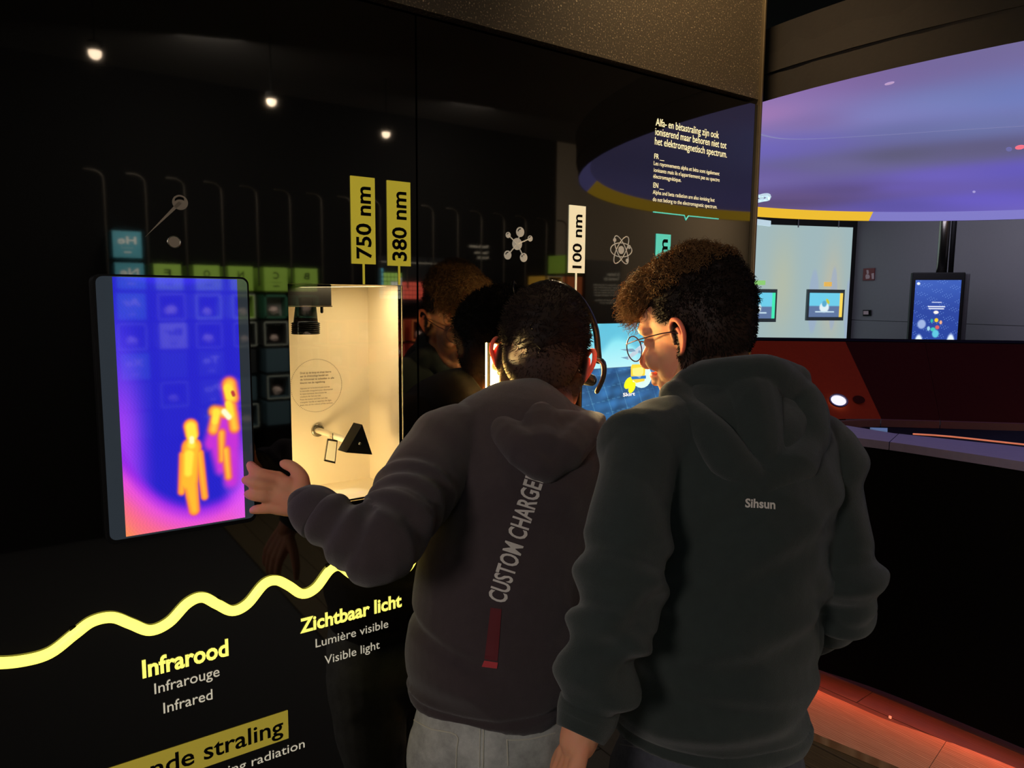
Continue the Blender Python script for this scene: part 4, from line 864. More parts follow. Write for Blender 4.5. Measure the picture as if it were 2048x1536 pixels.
def hairmat(name, rgb):
    m = mat(name, rgb, .65, noise=.3, scale=200, spec=.25); nt = m.node_tree; b = nt.nodes['Principled BSDF']
    t = nt.nodes.new('ShaderNodeBsdfTranslucent'); t.inputs[0].default_value = list(np.minimum(lin(rgb)*2.6, 1))+[1]; mx = nt.nodes.new('ShaderNodeMixShader'); mx.inputs[0].default_value = .35
    out = nt.nodes['Material Output']; nt.links.new(b.outputs[0], mx.inputs[1]); nt.links.new(t.outputs[0], mx.inputs[2]); nt.links.new(mx.outputs[0], out.inputs[0]); return m
M['hairA'] = hairmat('dark_hair', (42, 31, 28)); M['hairB'] = hairmat('lit_tone_curly_hair', (128, 94, 58)); M['hairB2'] = hairmat('short_brown_hair', (40, 28, 22))  # curls and fringe get a lightened brown that stands for golden light
M['shoe'] = mat('shoe_white', (190, 190, 186), .6); M['sole'] = mat('shoe_sole', (60, 60, 60), .7); M['plastic'] = mat('headset_plastic', (14, 14, 15), .28, coat=.3)
CL = lambda L: [(P(x, y, d), (hw*d/F, hz) if hz else hw*d/F) for x, y, d, hw, hz in L]
def tb3(L, side=None, seg=16, k=4):
    a = CL(L); return tube([q[0] for q in a], [q[1] if hasattr(q[1], '__len__') else (q[1], q[1]) for q in a], side=side, seg=seg, k=k)
def frame(az, pitch=0, roll=0):
    f = np.array([math.cos(az), math.sin(az), 0]); l = np.array([-f[1], f[0], 0]); u = Z.copy()
    f2 = f*math.cos(pitch)-u*math.sin(pitch); u2 = u*math.cos(pitch)+f*math.sin(pitch)
    l3 = l*math.cos(roll)+u2*math.sin(roll); u3 = u2*math.cos(roll)-l*math.sin(roll); return f2, l3, u3      # roll>0 tips the head to its right
class Head:
    def __init__(s, c, az, pitch=0, roll=0, k=1.0): s.c = np.array(c); s.f, s.l, s.u = frame(az, pitch, roll); s.k = k
    def g(s, a, b, d): return s.c+(s.f*a+s.l*b+s.u*d)*s.k
    def loc(s, p): q = (p-s.c)/s.k; return np.stack([q@s.f, q@s.l, q@s.u], 1)
    def e(s, a, b, d, ra, rb_, rd, seg=28, rings=18): return ellip(s.g(a, b, d), (ra*s.k, rb_*s.k, rd*s.k), (s.f, s.l, s.u), seg, rings)
    def t(s, pts, r, k=3, seg=12): return tube([s.g(*p) for p in pts], [x*s.k for x in r] if hasattr(r, '__len__') and not hasattr(r[0], '__len__') else ([(x[0]*s.k, x[1]*s.k) for x in r] if hasattr(r, '__len__') else r*s.k), k=k, seg=seg)
    def parts(s):
        o = [s.e(-.014, 0, .038, .096, .074, .086), s.e(-.04, 0, .01, .062, .068, .07), s.e(.030, 0, -.025, .052, .058, .075), s.e(.055, 0, -.072, .030, .034, .034), s.e(.062, 0, .03, .030, .052, .045)]
        for q in (-1, 1):
            o += [s.t([(-.012, q*.056, -.02), (.0, q*.054, -.058), (.04, q*.036, -.088), (.066, q*.012, -.098)], [.018, .017, .016, .016]),
                  s.e(.062, q*.036, -.028, .022, .020, .022), s.t([(.070, q*.048, .022), (.085, q*.028, .027), (.088, q*.008, .022)], [.008, .009, .008]),
                  s.e(.071, q*.031, .002, .0125, .013, .010), s.t([(.094, 0, -.036), (.088, q*.011, -.038)], [.008, .006], k=1)]
        o += [s.t([(.080, 0, .016), (.094, 0, -.008), (.108, 0, -.030), (.104, 0, -.038)], [.008, .008, .011, .008]), s.t([(.079, .022, -.061), (.092, .008, -.056), (.094, 0, -.058), (.092, -.008, -.056), (.079, -.022, -.061)], [.004, .0065, .006, .0065, .004]),
              s.t([(.079, .019, -.066), (.091, .006, -.069), (.091, -.006, -.069), (.079, -.019, -.066)], [.004, .0075, .0075, .004]), s.t([(.064, 0, -.1), (.074, 0, -.09)], [.017, .014], k=1)]
        for q in (-1, 1):      # ears: tilted plate, helix rim, lobe, tragus
            o += [s.t([(-.006, q*.070, .012), (-.012, q*.078, .006), (-.012, q*.077, -.014)], [(.012, .004)]*3), s.t([(.004, q*.072, .000), (.004, q*.075, .018), (-.006, q*.083, .031), (-.020, q*.090, .026), (-.026, q*.091, .008), (-.020, q*.085, -.010), (-.010, q*.077, -.024), (-.003, q*.073, -.029)], [.0035, .0042, .0046, .0048, .0045, .0042, .005, .0062], k=4, seg=10),
                  s.t([(-.004, q*.076, .014), (-.014, q*.082, .014), (-.016, q*.081, -.006), (-.008, q*.076, -.014)], [.0035, .0034, .0034, .0035]), s.t([(.004, q*.073, -.006), (.001, q*.077, -.008)], [.004, .003], k=1)]
        return o
def hand_parts(w, d, nrm, thumbdir, s=1.0, curl=.5):
    """relaxed hand: wrist w, fingers along d, back-of-hand normal nrm, thumb on the thumbdir side"""
    d = nz(d); t = nz(thumbdir-d*np.dot(thumbdir, d)); n = nz(np.cross(d, t)); n = n if n.dot(nrm) > 0 else -n; o = []
    lens = [.068, .076, .070, .054]; 
    for i in range(4):
        kx_ = (1.5-i)*.0185; kn_ = w+d*(.082-.004*abs(i-1.2))*s+t*kx_*s
        o.append(tube([w-d*.01*s+t*kx_*.5*s, w+d*.04*s+t*kx_*.85*s, kn_], [(.013*s, .011*s), (.013*s, .012*s), (.0105*s, .0105*s)], side=t, k=3, seg=12))
        a = .25*curl; p = kn_; pts = [p]; 
        for q, fr in enumerate((.45, .3, .25)):
            a += curl*(.45+.15*q); p = p+(d*math.cos(a)-n*math.sin(a))*lens[i]*fr*s; pts.append(p)
        o.append(tube(pts, [.0098*s, .0090*s, .0082*s, .0068*s], k=3, seg=10))
    b = w+d*.02*s+t*.02*s; o.append(tube([b, b+(d*.6+t*.75-n*.2)*.036*s, b+(d*.85+t*.75-n*.35)*.062*s, b+(d*1.0+t*.6-n*.5)*.082*s], [.0145*s, .0125*s, .0102*s, .0075*s], k=3, seg=12))
    return o
def finish_cloth(o, amp=.004, sc=38, sq=(1, 1, .55), extra=None):
    v = getv(o); n = getn(o); d = np.abs(wav(v, sc, sq)); d = amp*(.9-1.6*np.minimum(d, .8)); d += amp*.5*wav(v, sc*2.1, sq)
    if extra is not None: d = d+extra(v, n)
    setv(o, v+n*d[:, None])
def armfold(pts, lo, hi, freq, amp):      # ring creases across a sleeve between path fractions lo..hi
    pts = np.array(pts)
    def f(v, n):
        best = np.full(len(v), 9.); tt = np.zeros(len(v)); Ls = np.linalg.norm(np.diff(pts, axis=0), axis=1); cum = np.r_[0, np.cumsum(Ls)]
        for i in range(len(pts)-1):
            ab = pts[i+1]-pts[i]; h = np.clip(((v-pts[i])@ab)/(ab@ab), 0, 1); dd = np.linalg.norm(v-pts[i]-h[:, None]*ab, axis=1); m = dd < best; best[m] = dd[m]; tt[m] = (cum[i]+h[m]*Ls[i])/cum[-1]
        env = ss(lo-.08, lo, tt)*ss(hi+.08, hi, tt)*ss(.12, .085, best)
        tw = wav(v, 16)
        return amp*env*np.sin(tt*freq+1.5*tw+3*wav(v, 30)*.3)
    return f
BVH = {}
def bvh(o):
    if o.name not in BVH: BVH[o.name] = BVHTree.FromPolygons([Vector(x) for x in getv(o)], [tuple(p.vertices) for p in o.data.polygons])
    return BVH[o.name]
def decal(name, V, Fc, body, m, parent, dirv, lift=.0015, sub=2):
    """lay a flat patch (lettering, pocket) on a body: cast along dirv on to the cloth"""
    bm = bmesh.new(); vs = [bm.verts.new(tuple(v)) for v in V]
    for f in Fc:
        try: bm.faces.new([vs[i] for i in f])
        except ValueError: pass
    bmesh.ops.triangulate(bm, faces=bm.faces)
    if sub: bmesh.ops.subdivide_edges(bm, edges=bm.edges, cuts=sub, use_grid_fill=True)
    t = bvh(body)
    for v in bm.verts:
        d = Vector(dirv) if dirv is not None else (v.co-Vector(C)).normalized()
        hit = t.ray_cast(v.co-d*.6, d)
        if hit[0] is not None: v.co = hit[0]+hit[1]*lift*(1 if hit[1].dot(d) < 0 else -1)
    V2 = [v.co[:] for v in bm.verts]; bm.verts.index_update(); F2 = [[v.index for v in f.verts] for f in bm.faces]; bm.free()
    return obj(name, V2, F2, m, parent)
def quads(px, d, nx=10, ny=3):      # patch between pixel corners at depth d: TL TR BR BL
    a, b, c, e = [P(x, y, d) for x, y in px]; V = []; Fc = []
    for j in range(ny+1):
        for i in range(nx+1): u, v = i/nx, j/ny; V.append((a*(1-u)+b*u)*(1-v)+(e*(1-u)+c*u)*v)
    for j in range(ny):
        for i in range(nx): k = j*(nx+1)+i; Fc.append((k, k+1, k+nx+2, k+nx+1))
    return V, Fc
def seam(pxs, d, body, m, parent, r=.0012, name='seam'):
    pts = resample([P(x, y, d) for x, y in pxs], 4) if len(pxs) > 2 else [P(pxs[0][0]+(pxs[1][0]-pxs[0][0])*i/8, pxs[0][1]+(pxs[1][1]-pxs[0][1])*i/8, d) for i in range(9)]
    t = bvh(body); out = []
    for p in pts:
        dv = Vector(nz(p-C)); h = t.ray_cast(Vector(C), dv)
        if h[0] is not None: out.append(np.array(h[0])-np.array(dv)*.001)
    if len(out) > 2: return obj(name, *tube(out, r, k=1, seg=6), m, parent)
def strands(name, roots, dirs, m, parent, seg, length, r, curl, frq, drop=0, kind='stuff'):
    V = []; Fc = []; k = 0
    for p, d in zip(roots, dirs):
        d = nz(d); s = nz(np.cross(d, rng.normal(size=3))); b = np.cross(d, s); L = length*rng.uniform(.6, 1.15); ph = rng.uniform(0, 6.28); c_ = curl*rng.uniform(.6, 1.3); pts = []
        hand_ = rng.choice([-1, 1])
        for i in range(seg+1):
            t = i/seg; a = ph+hand_*t*frq; pts.append(p+d*L*t*(1-.25*t)+(s*(math.cos(a)-math.cos(ph))+b*(math.sin(a)-math.sin(ph)))*c_*min(1, t*2)-Z*drop*t*t)
        for i, q in enumerate(pts):
            rr_ = r*(1-.75*(i/seg)**2)
            for j in range(3): a = 2.094*j; V.append(q+(s*math.cos(a)+b*math.sin(a))*rr_)
        for i in range(seg):
            for j in range(3): jj = (j+1) % 3; Fc.append((k+i*3+j, k+i*3+jj, k+i*3+3+jj, k+i*3+3+j))
        k += (seg+1)*3
    return obj(name, V, Fc, m, parent, smooth=True, kind=kind)
def skincol(o, heads, hands=(), shade=None):
    v = getv(o); c = np.zeros((len(v), 3))+[214, 152, 118]; n_ = wav(v, 60); c = c*(1+.04*n_)[:, None]
    return v, c
def legs(hipL, hipR, az, m, waist, par, nm='jeans'):
    f = np.array([math.cos(az), math.sin(az), 0]); parts = [waist]
    feet = []
    for h in (hipL, hipR):
        kn = h*[1, 1, 0]+f*.02+Z*.47; an = h*[1, 1, 0]-f*.01+Z*.085
        parts.append(tube([h+Z*.02, h*.5+kn*.5, kn, kn*.5+an*.5, an], [.088, .078, .062, .056, .052], k=4, seg=18)); feet.append((an, f))
    return parts, feet
def shoes(feet, par):
    for an, f in feet:
        g = an*[1, 1, 0]; s_ = np.cross(Z, f)
        sh = obj('shoe', *join([tube([g-f*.055+Z*.05, g+f*.03+Z*.055, g+f*.12+Z*.042, g+f*.165+Z*.032], [(.036, .034), (.04, .038), (.042, .028), (.032, .018)], side=s_, k=3), tube([g+Z*.12, g+Z*.06], [.045, .04], k=2)]), M['shoe'], par, smooth=True)
        obj('sole', *tube([g-f*.065+Z*.013, g+f*.05+Z*.013, g+f*.18+Z*.013], [(.036, .012), (.044, .012), (.034, .012)], side=s_, k=3), M['sole'], sh, smooth=True)
# ---- boy A: headphones, arm out to the thermal screen
azA = math.radians(57); fA = np.array([math.cos(azA), math.sin(azA), 0]); sideA = np.array([-fA[1], fA[0], 0])
base = P(980, 1395, 1.34)*[1, 1, 0]
pA = thing('person', 'person in a charcoal hoodie and headphones reaching with the left hand to the thermal screen', 'person', base)
HA = Head(P(1086, 722, 1.53), math.radians(44), math.radians(5), math.radians(7), 1.16)
neckA = tube([HA.g(-.026, 0, -.03), P(1092, 800, 1.50), P(1070, 850, 1.46)], [.056, .056, .07], k=3)
wr_A = P(612, 1012, 1.165); shL = P(893, 890, 1.38); elA = P(752, 1088, 1.12)
handA = []
kn_px = [((556, 955), (521, 948), (507, 938), (501, 930)), ((549, 974), (514, 967), (499, 962), (491, 960)), ((545, 995), (514, 992), (501, 989), (496, 988)), ((550, 1016), (524, 1018), (512, 1019), (505, 1021))]
kd_ = [(1.160, 1.150, 1.168, 1.190), (1.152, 1.140, 1.162, 1.186), (1.150, 1.140, 1.162, 1.186), (1.152, 1.148, 1.166, 1.188)]
fr_ = [(.0100, .0098, .0090, .0072), (.0100, .0096, .0088, .0070), (.0096, .0092, .0084, .0068), (.0088, .0082, .0076, .0060)]
for pxs, dd, rr_ in zip(kn_px, kd_, fr_):
    pts_ = [P(x, y, d) for (x, y), d in zip(pxs, dd)]; handA.append(tube(pts_, list(rr_), k=3, seg=12))
    mid = wr_A*.45+pts_[0]*.55; handA.append(tube([wr_A, mid, pts_[0]], [(.020), (.0155), .0108], k=3, seg=14))
handA.append(tube([P(600, 985, 1.16), P(604, 957, 1.165), P(588, 936, 1.172), P(573, 929, 1.18), P(566, 927, 1.186)], [.0165, .0120, .0098, .0088, .0066], k=3, seg=12))
handA.append(tube([wr_A, P(602, 972, 1.162)], [.018, .0155], k=2)); handA.append(tube([wr_A, P(560, 985, 1.155)], [(.022, .014), (.030, .011)], side=Z, k=2))
coreA = [tube([P(1060, 860, 1.44), P(1030, 1000, 1.39), P(990, 1250, 1.35), P(985, 1430, 1.34)], [(.10, .06), (.10, .07), (.09, .07), (.09, .07)], side=sideA, k=3), tube([P(930, 875, 1.40), shL, elA, wr_A], [.045, .042, .036, .024], k=3)]
shR = P(1195, 885, 1.44); elR = P(1222, 1080, 1.42); wrR = P(1150, 1130, 1.50)
coreA += [tube([P(1120, 870, 1.44), shR, elR, wrR], [.045, .042, .036, .024], k=3)]+hand_parts(wrR, P(1080, 1110, 1.52)-wrR, Z, -sideA+0*Z, .85, .6)
bA = union('body', HA.parts()+[neckA]+handA+coreA, M['skin'], pA, .0027, 5)
v = getv(bA); L_ = HA.loc(v); col = np.zeros((len(v), 3))+[216, 150, 116]
col = mixc(col, (226, 128, 104), ss(.0, .5, wav(v, 70))*.25)
earm = ss(.074, .082, np.abs(L_[:, 1]))*ss(.06, .04, np.abs(L_[:, 2]))*ss(.06, .03, np.abs(L_[:, 0])); col = mixc(col, (226, 96, 82), earm*.8)
def hairmaskA(L): 
    fr = ss(.045, .02, L[:, 0]-.35*(L[:, 2]-.03)); lowb = ss(-.078, -.045, L[:, 2]+.25*np.minimum(L[:, 0]+.02, 0)); 
    side_cut = 1-ss(.0, .012, L[:, 0]+.003)*ss(.035, .02, L[:, 2]); return fr*lowb*side_cut*(1-ss(.078, .083, np.abs(L[:, 1])))*(L[:, 2] > -.11)
hm = hairmaskA(L_); col = mixc(col, (58, 44, 40), hm*ss(-.088, -.045, L_[:, 2])*.95); setcol(bA, lin(col))
# hair A : short crop
hA = union('hair', [HA.e(-.022, 0, .052, .093, .076, .082), HA.e(-.042, 0, .045, .062, .070, .062)], M['hairA'], pA, .004, 3)
v = getv(hA); n_ = getn(hA); L_ = HA.loc(v); setv(hA, v+n_*(.0022*wav(v, 160)+.002*wav(v, 60)-.012*ss(.02, -.03, L_[:, 2])-.010*ss(.03, .06, L_[:, 0]))[:, None])
vb = getv(bA); nb = getn(bA); Lb = HA.loc(vb); hm2 = hairmaskA(Lb); idx = np.nonzero(hm2 > .85)[0]; sel = rng.choice(idx, 2600)
wh = HA.g(-.075, -.012, .075)-HA.c
dirs = nb[sel]*.55+np.cross(nb[sel], HA.u)*.2+HA.u[None]*-.35+rng.normal(size=(len(sel), 3))*.18
strands('short_hair', vb[sel], dirs, M['hairA'], pA, 2, .006, .0005, .0005, 1.5)
vh = getv(hA); nh = getn(hA); sel = rng.choice(np.nonzero(HA.loc(vh)[:, 2] > .0)[0], 4200)
strands('crown_hair', vh[sel], nh[sel]*.6+HA.f*.25+rng.normal(size=(len(sel), 3))*.35, M['hairA'], pA, 3, .014, .0008, .001, 2)
# hoodie A
torsoA = [(978, 1402, 1.335, 158, .118), (984, 1350, 1.335, 168, .125), (984, 1300, 1.34, 168, .128), (992, 1200, 1.35, 170, .122), (1010, 1100, 1.365, 164, .118), (1028, 1000, 1.385, 166, .115), (1042, 930, 1.405, 172, .112), (1052, 880, 1.42, 160, .105), (1070, 835, 1.445, 118, .085), (1085, 808, 1.47, 70, .06)]
rr_ = CL(torsoA); T1 = tube([q[0] for q in rr_], [q[1] for q in rr_], side=sideA, seg=40, k=4, cap=False)
armLp = [P(938, 885, 1.39), P(897, 892, 1.37), P(842, 968, 1.28), P(794, 1040, 1.17), P(752, 1090, 1.11), P(706, 1072, 1.12), P(655, 1040, 1.135), P(622, 1018, 1.15)]
armLr = [.068, .070, .066, .060, .054, .048, .041, .034]
armRp = [P(1120, 880, 1.43), P(1190, 895, 1.44), P(1212, 1000, 1.42), P(1215, 1085, 1.41), P(1165, 1125, 1.47)]
arms = [tube(armLp, armLr, k=5, seg=22), tube(armRp, [.06, .06, .055, .052, .038], k=4, seg=18)]
ribA = tube([P(978, 1372, 1.335), P(976, 1405, 1.335)], [(.152, .120), (.142, .110)], side=sideA, k=2, seg=40, cap=False)
hoodpA = [tb3([(972, 834, 1.435, 26, 0), (1010, 838, 1.380, 34, 0), (1075, 846, 1.350, 36, 0), (1140, 852, 1.365, 34, 0), (1188, 848, 1.425, 24, 0)]), tb3([(985, 850, 1.385, 34, 0), (1020, 875, 1.325, 40, 0), (1078, 930, 1.290, 34, 0)]), tb3([(1175, 850, 1.395, 34, 0), (1140, 885, 1.335, 42, 0), (1092, 935, 1.295, 34, 0)]), tb3([(1078, 850, 1.355, 52, 0), (1085, 905, 1.315, 48, 0)]),
          tb3([(1150, 840, 1.415, 28, 0), (1200, 838, 1.435, 14, 0)]), tb3([(960, 840, 1.445, 22, 0), (990, 860, 1.480, 24, 0), (1060, 900, 1.540, 20, 0)]), tb3([(1200, 850, 1.455, 18, 0), (1180, 860, 1.500, 24, 0), (1110, 900, 1.540, 20, 0)])]
oA = union('hoodie', [T1, ribA]+arms+[tube([P(905, 885, 1.38), P(1000, 852, 1.42), P(1100, 852, 1.44), P(1190, 890, 1.43)], [.058, .060, .060, .056], k=3)], M['hoodA'], pA, .0048, 4)
hdA = union('hood', hoodpA, M['hoodA'], pA, .0045, 3); finish_cloth(hdA, .005, 24, (1, 1, .5))
f1 = armfold(armLp, .42, .97, 62, .0042); f2 = armfold(armLp, .62, .66, 90, .003)
hemA = P(978, 1375, 1.335)[2]
def exA(v, n):
    z = v[:, 2]; d = f1(v, n)
    back = ss(.1, .5, n@(-fA))
    d += .008*np.exp(-((z-hemA-.055)/.02)**2)*(.5+.5*np.sin((v@sideA)*26))                       # fold over the ribbed hem
    d -= .010*np.exp(-((z-hemA-.085-.35*(v@sideA-base@sideA))/.012)**2)*ss(-.05, .08, (v-base)@sideA)
    d -= .006*np.exp(-((z-hemA-.004)/.004)**2)*ss(1.0, .98, z)
    # crease where the hood lies on the back
    return d
finish_cloth(oA, .0055, 20, (1, 1, .6), exA)
# rib knit cuff
cfA = [P(643, 1032, 1.14), P(628, 1020, 1.145), P(615, 1010, 1.158)]
cu_ = obj('cuff', *tube(cfA, [.041, .040, .034], k=4, seg=40, cap=False), M['hoodA'], pA, smooth=True)
# jeans A
hipc = P(984, 1470, 1.335); hl = hipc+sideA*.068; hr = hipc-sideA*.068; hl[2] = hr[2] = hipc[2]
wa = tb3([(982, 1380, 1.335, 138, .105), (984, 1440, 1.335, 155, .115), (986, 1500, 1.34, 160, .118), (986, 1550, 1.345, 150, .11)], side=sideA, seg=36)
pt1, feet = legs(hl-Z*.05, hr-Z*.05, azA, M['jeansA'], wa, pA)
jA = union('jeans', pt1, M['jeansA'], pA, .006, 4); finish_cloth(jA, .0025, 30, (1, 1, .5)); shoes(feet, pA)
seam([(968, 1412), (967, 1460), (966, 1534)], 1.15, jA, M['stitchA'], pA)
seam([(961, 1412), (960, 1460), (959, 1534)], 1.15, jA, M['stitchA'], pA, .0007)
for pk in ([(828, 1440), (862, 1458), (912, 1470), (913, 1500), (912, 1536)], [(822, 1400), (828, 1440)], [(1014, 1480), (1060, 1478), (1110, 1466)], [(1014, 1480), (1016, 1530)]):
    seam(pk, 1.15, jA, M['stitchA'], pA)
seam([(826, 1400), (870, 1420), (960, 1434), (1040, 1436), (1120, 1424)], 1.15, jA, M['stitchA'], pA, .0008)
for bx_ in (868, 966, 1052): d_ = quads([(bx_-6, 1396), (bx_+6, 1396), (bx_+6, 1436), (bx_-6, 1436)], 1.15, 2, 6); decal('belt_loop', *d_, jA, M['jeansA'], pA, None, .004, 0)
# lettering down the spine
M['print'] = mat('white_print', (205, 198, 190), .8, noise=.05); M['redprint'] = mat('dark_red_print', (96, 22, 30), .8); M['redprint2'] = mat('red_print', (190, 60, 66), .8)
def spine(s, p0, p1, wpx, m, nm='lettering'):
    a = P(*p0, 1.23); b = P(*p1, 1.23); u_ = nz(b-a); vd = nz(np.cross(np.cross(u_, -nz(a-C)), u_)); vv = nz(np.cross(-nz(a-C), u_)); vv = vv
    g = text(s, a, u_, vv, np.linalg.norm(b-a), wpx*1.23/F, .02); return decal(nm, *g, oA, m, pA, None, .0016, 3)
spine('CUSTOM CHARGER', (1010, 1208), (1090, 950), 36, M['print'])
decal('red_strip', *quads([(981, 1215), (1003, 1218), (995, 1322), (969, 1318)], 1.23, 3, 12), oA, M['redprint'], pA, None, .0014, 0)
decal('red_tab', *quads([(969, 1320), (996, 1324), (994, 1336), (964, 1332)], 1.23, 3, 2), oA, M['redprint2'], pA, None, .002, 0)
# headphones
hp = thing('headphones', 'thin black headset over the head of the person in the charcoal hoodie', 'headphones', HA.g(0, 0, .13))
bd = [(.018, .085, -.002), (.016, .088, .03), (.008, .078, .078), (-.006, .045, .122), (-.012, 0, .139), (-.006, -.045, .122), (.004, -.080, .078), (.008, -.094, .03), (.008, -.098, .012)]
obj('headband', *tube([HA.g(*q) for q in bd], [(.0035, .0075)]*len(bd), k=4, seg=12), M['plastic'], hp, smooth=True)
obj('ear_arm', *tube([HA.g(*q) for q in [(.006, -.092, .018), (.004, -.106, .012), (.008, -.110, -.012), (.018, -.102, -.040)]], [(.005, .009), (.0055, .010), (.005, .009), (.005, .008)], k=4, seg=12), M['plastic'], hp, smooth=True)
obj('ear_arm', *tube([HA.g(*q) for q in [(.016, .086, .012), (.022, .090, .002), (.030, .086, -.02), (.036, .080, -.034)]], [(.005, .009), (.0055, .010), (.005, .009), (.005, .008)], k=4, seg=12), M['plastic'], hp, smooth=True)
obj('ear_arm', *tube([HA.g(*q) for q in [(.010, .084, .02), (.006, .104, .022)]], [(.004, .005), (.004, .005)], k=2, seg=10), M['plastic'], hp, smooth=True)
for q in (-1, 1): obj('ear_pad', *tube([HA.g(.028, q*.070, -.02), HA.g(.030, q*.088, -.022)], [.014, .013], k=2, seg=18), M['plastic'], hp, smooth=True)
# ---- boy B: curly hair, glasses, dark green hoodie
azB = math.radians(58); fB = np.array([math.cos(azB), math.sin(azB), 0]); sideB = np.array([-fB[1], fB[0], 0])
baseB = P(1418, 1440, 1.16)*[1, 1, 0]
pB = thing('person', 'person with curly hair and glasses in a dark green hoodie standing at the right', 'person', baseB)
HB = Head(P(1392, 670, 1.29), math.radians(103), math.radians(12), math.radians(-3), 1.02)
neckB = tube([HB.g(-.03, 0, -.03), P(1425, 745, 1.285), P(1450, 810, 1.24)], [.055, .055, .065], k=3)
wrB = P(1156, 1482, .985); dirB = nz(P(1122, 1580, .97)-wrB)
coreB = [tube([P(1455, 840, 1.25), P(1465, 1000, 1.20), P(1440, 1250, 1.17), P(1415, 1440, 1.16)], [(.11, .07), (.11, .07), (.10, .07), (.10, .07)], side=sideB, k=3),
         tube([P(1380, 860, 1.22), P(1290, 890, 1.15), P(1250, 1130, 1.06), P(1220, 1280, 1.02), wrB], [.045, .045, .042, .038, .026], k=3)]+hand_parts(wrB, dirB, -fB, fB*.9+sideB*.1, .98, .55)
wrBR = P(1545, 1245, 1.36)
coreB += [tube([P(1540, 860, 1.25), P(1640, 905, 1.265), P(1668, 1020, 1.22), P(1684, 1120, 1.18), P(1682, 1195, 1.18), P(1630, 1232, 1.27), wrBR], [.04, .036, .034, .032, .030, .028, .024], k=3)]+hand_parts(wrBR, P(1500, 1255, 1.40)-wrBR, -Z+fB, Z, .8, .9)
bB = union('body', HB.parts()+[neckB]+coreB, M['skin'], pB, .0027, 5)
v = getv(bB); L_ = HB.loc(v); col = np.zeros((len(v), 3))+[218, 154, 120]; col = mixc(col, (226, 130, 108), ss(.0, .5, wav(v, 70))*.2)
earm = ss(.074, .082, np.abs(L_[:, 1]))*ss(.06, .04, np.abs(L_[:, 2]))*ss(.06, .03, np.abs(L_[:, 0])); col = mixc(col, (224, 104, 84), earm*.6)
lips = ss(.026, .018, np.abs(L_[:, 1]))*ss(.012, .008, np.abs(L_[:, 2]+.063))*(L_[:, 0] > .07); col = mixc(col, (190, 96, 84), lips*.7)
for q in (-1, 1):
    ey = ss(.011, .009, np.hypot((L_[:, 1]-q*.031), (L_[:, 2]-.000)*2.2))*(L_[:, 0] > .065); col = mixc(col, (120, 84, 66), ey*.6); br = ss(.018, .014, np.abs(L_[:, 1]-q*.032))*ss(.005, .003, np.abs(L_[:, 2]-.024))*(L_[:, 0] > .06); col = mixc(col, (84, 56, 36), br*.8)
hm = hairmaskA(L_); col = mixc(col, (46, 32, 26), hm*ss(-.10, -.03, L_[:, 2])*.97); setcol(bB, lin(col))
hB = union('hair', [HB.e(-.014, 0, .068, .094, .074, .078), HB.e(-.042, 0, .05, .066, .068, .068), HB.e(.045, .0, .086, .050, .056, .034)], M['hairB2'], pB, .004, 2)
v = getv(hB); n_ = getn(hB); L_ = HB.loc(v); setv(hB, v+n_*(.004*wav(v, 70)+.003*wav(v, 130)-.012*ss(.03, -.02, L_[:, 2]))[:, None])
vb = getv(bB); nb = getn(bB); hm2 = hairmaskA(HB.loc(vb)); idx = np.nonzero(hm2 > .8)[0]; sel = rng.choice(idx, 5200)
strands('short_hair', vb[sel], nb[sel]*.6-HB.u*.5+rng.normal(size=(len(sel), 3))*.2, M['hairB2'], pB, 2, .008, .0008, .0006, 1.5)
vh = getv(hB); nh = getn(hB); Lh = HB.loc(vh)
top = np.nonzero((Lh[:, 2] > .085-.35*Lh[:, 0]) & (Lh[:, 2] > .05))[0]; sel = rng.choice(top, 3600)
strands('curls', vh[sel], nh[sel]*.6+HB.f*.25+rng.normal(size=(len(sel), 3))*.4, M['hairB'], pB, 9, .019, .0009, .0055, 8.5)
frt = np.nonzero((Lh[:, 0] > .045) & (Lh[:, 2] > .065))[0]; sel = rng.choice(frt, 1900)
strands('fringe_curls', vh[sel], nh[sel]*.55+HB.f*.75-HB.u*.15+rng.normal(size=(len(sel), 3))*.35, M['hairB'], pB, 11, .046, .0009, .0075, 10, drop=.022)
backc = np.nonzero((Lh[:, 0] < .03) & (Lh[:, 2] > .02))[0]; sel = rng.choice(backc, 3200)
strands('back_hair', vh[sel], nh[sel]*.5-HB.u*.35+rng.normal(size=(len(sel), 3))*.3, M['hairB2'], pB, 4, .013, .0009, .003, 4)
# glasses
gl = thing('glasses', 'thin round wire glasses on the curly haired person', 'glasses', HB.g(.1, 0, 0))
M['wire'] = mat('dark_wire', (70, 48, 60), .3, .6)
for q in (-1, 1):
    c_ = [(.104-.008*abs(math.cos(a)*.0), q*.034+.0245*math.cos(a), -.004+.0225*math.sin(a)) for a in np.arange(24)*PI/12]
    obj('rim', *tube([HB.g(*p_) for p_ in c_], .0011, closed=True, k=1, seg=8), M['wire'], gl, smooth=True)
    obj('temple', *tube([HB.g(.104, q*.058, .006), HB.g(.07, q*.072, .010), HB.g(.0, q*.082, .012), HB.g(-.022, q*.080, -.004)], .0011, k=3, seg=8), M['wire'], gl, smooth=True)
    obj('lens', *prism([HB.g(.1035, p_[1], p_[2]) for p_ in c_], HB.f*.0006), mat('spectacle_lens', (255, 255, 255), 0, trans=1, ior=1.03, noise=0), gl)
obj('bridge', *tube([HB.g(.104, .0105, .003), HB.g(.109, 0, .007), HB.g(.104, -.0105, .003)], .0012, k=4, seg=8), M['wire'], gl, smooth=True)
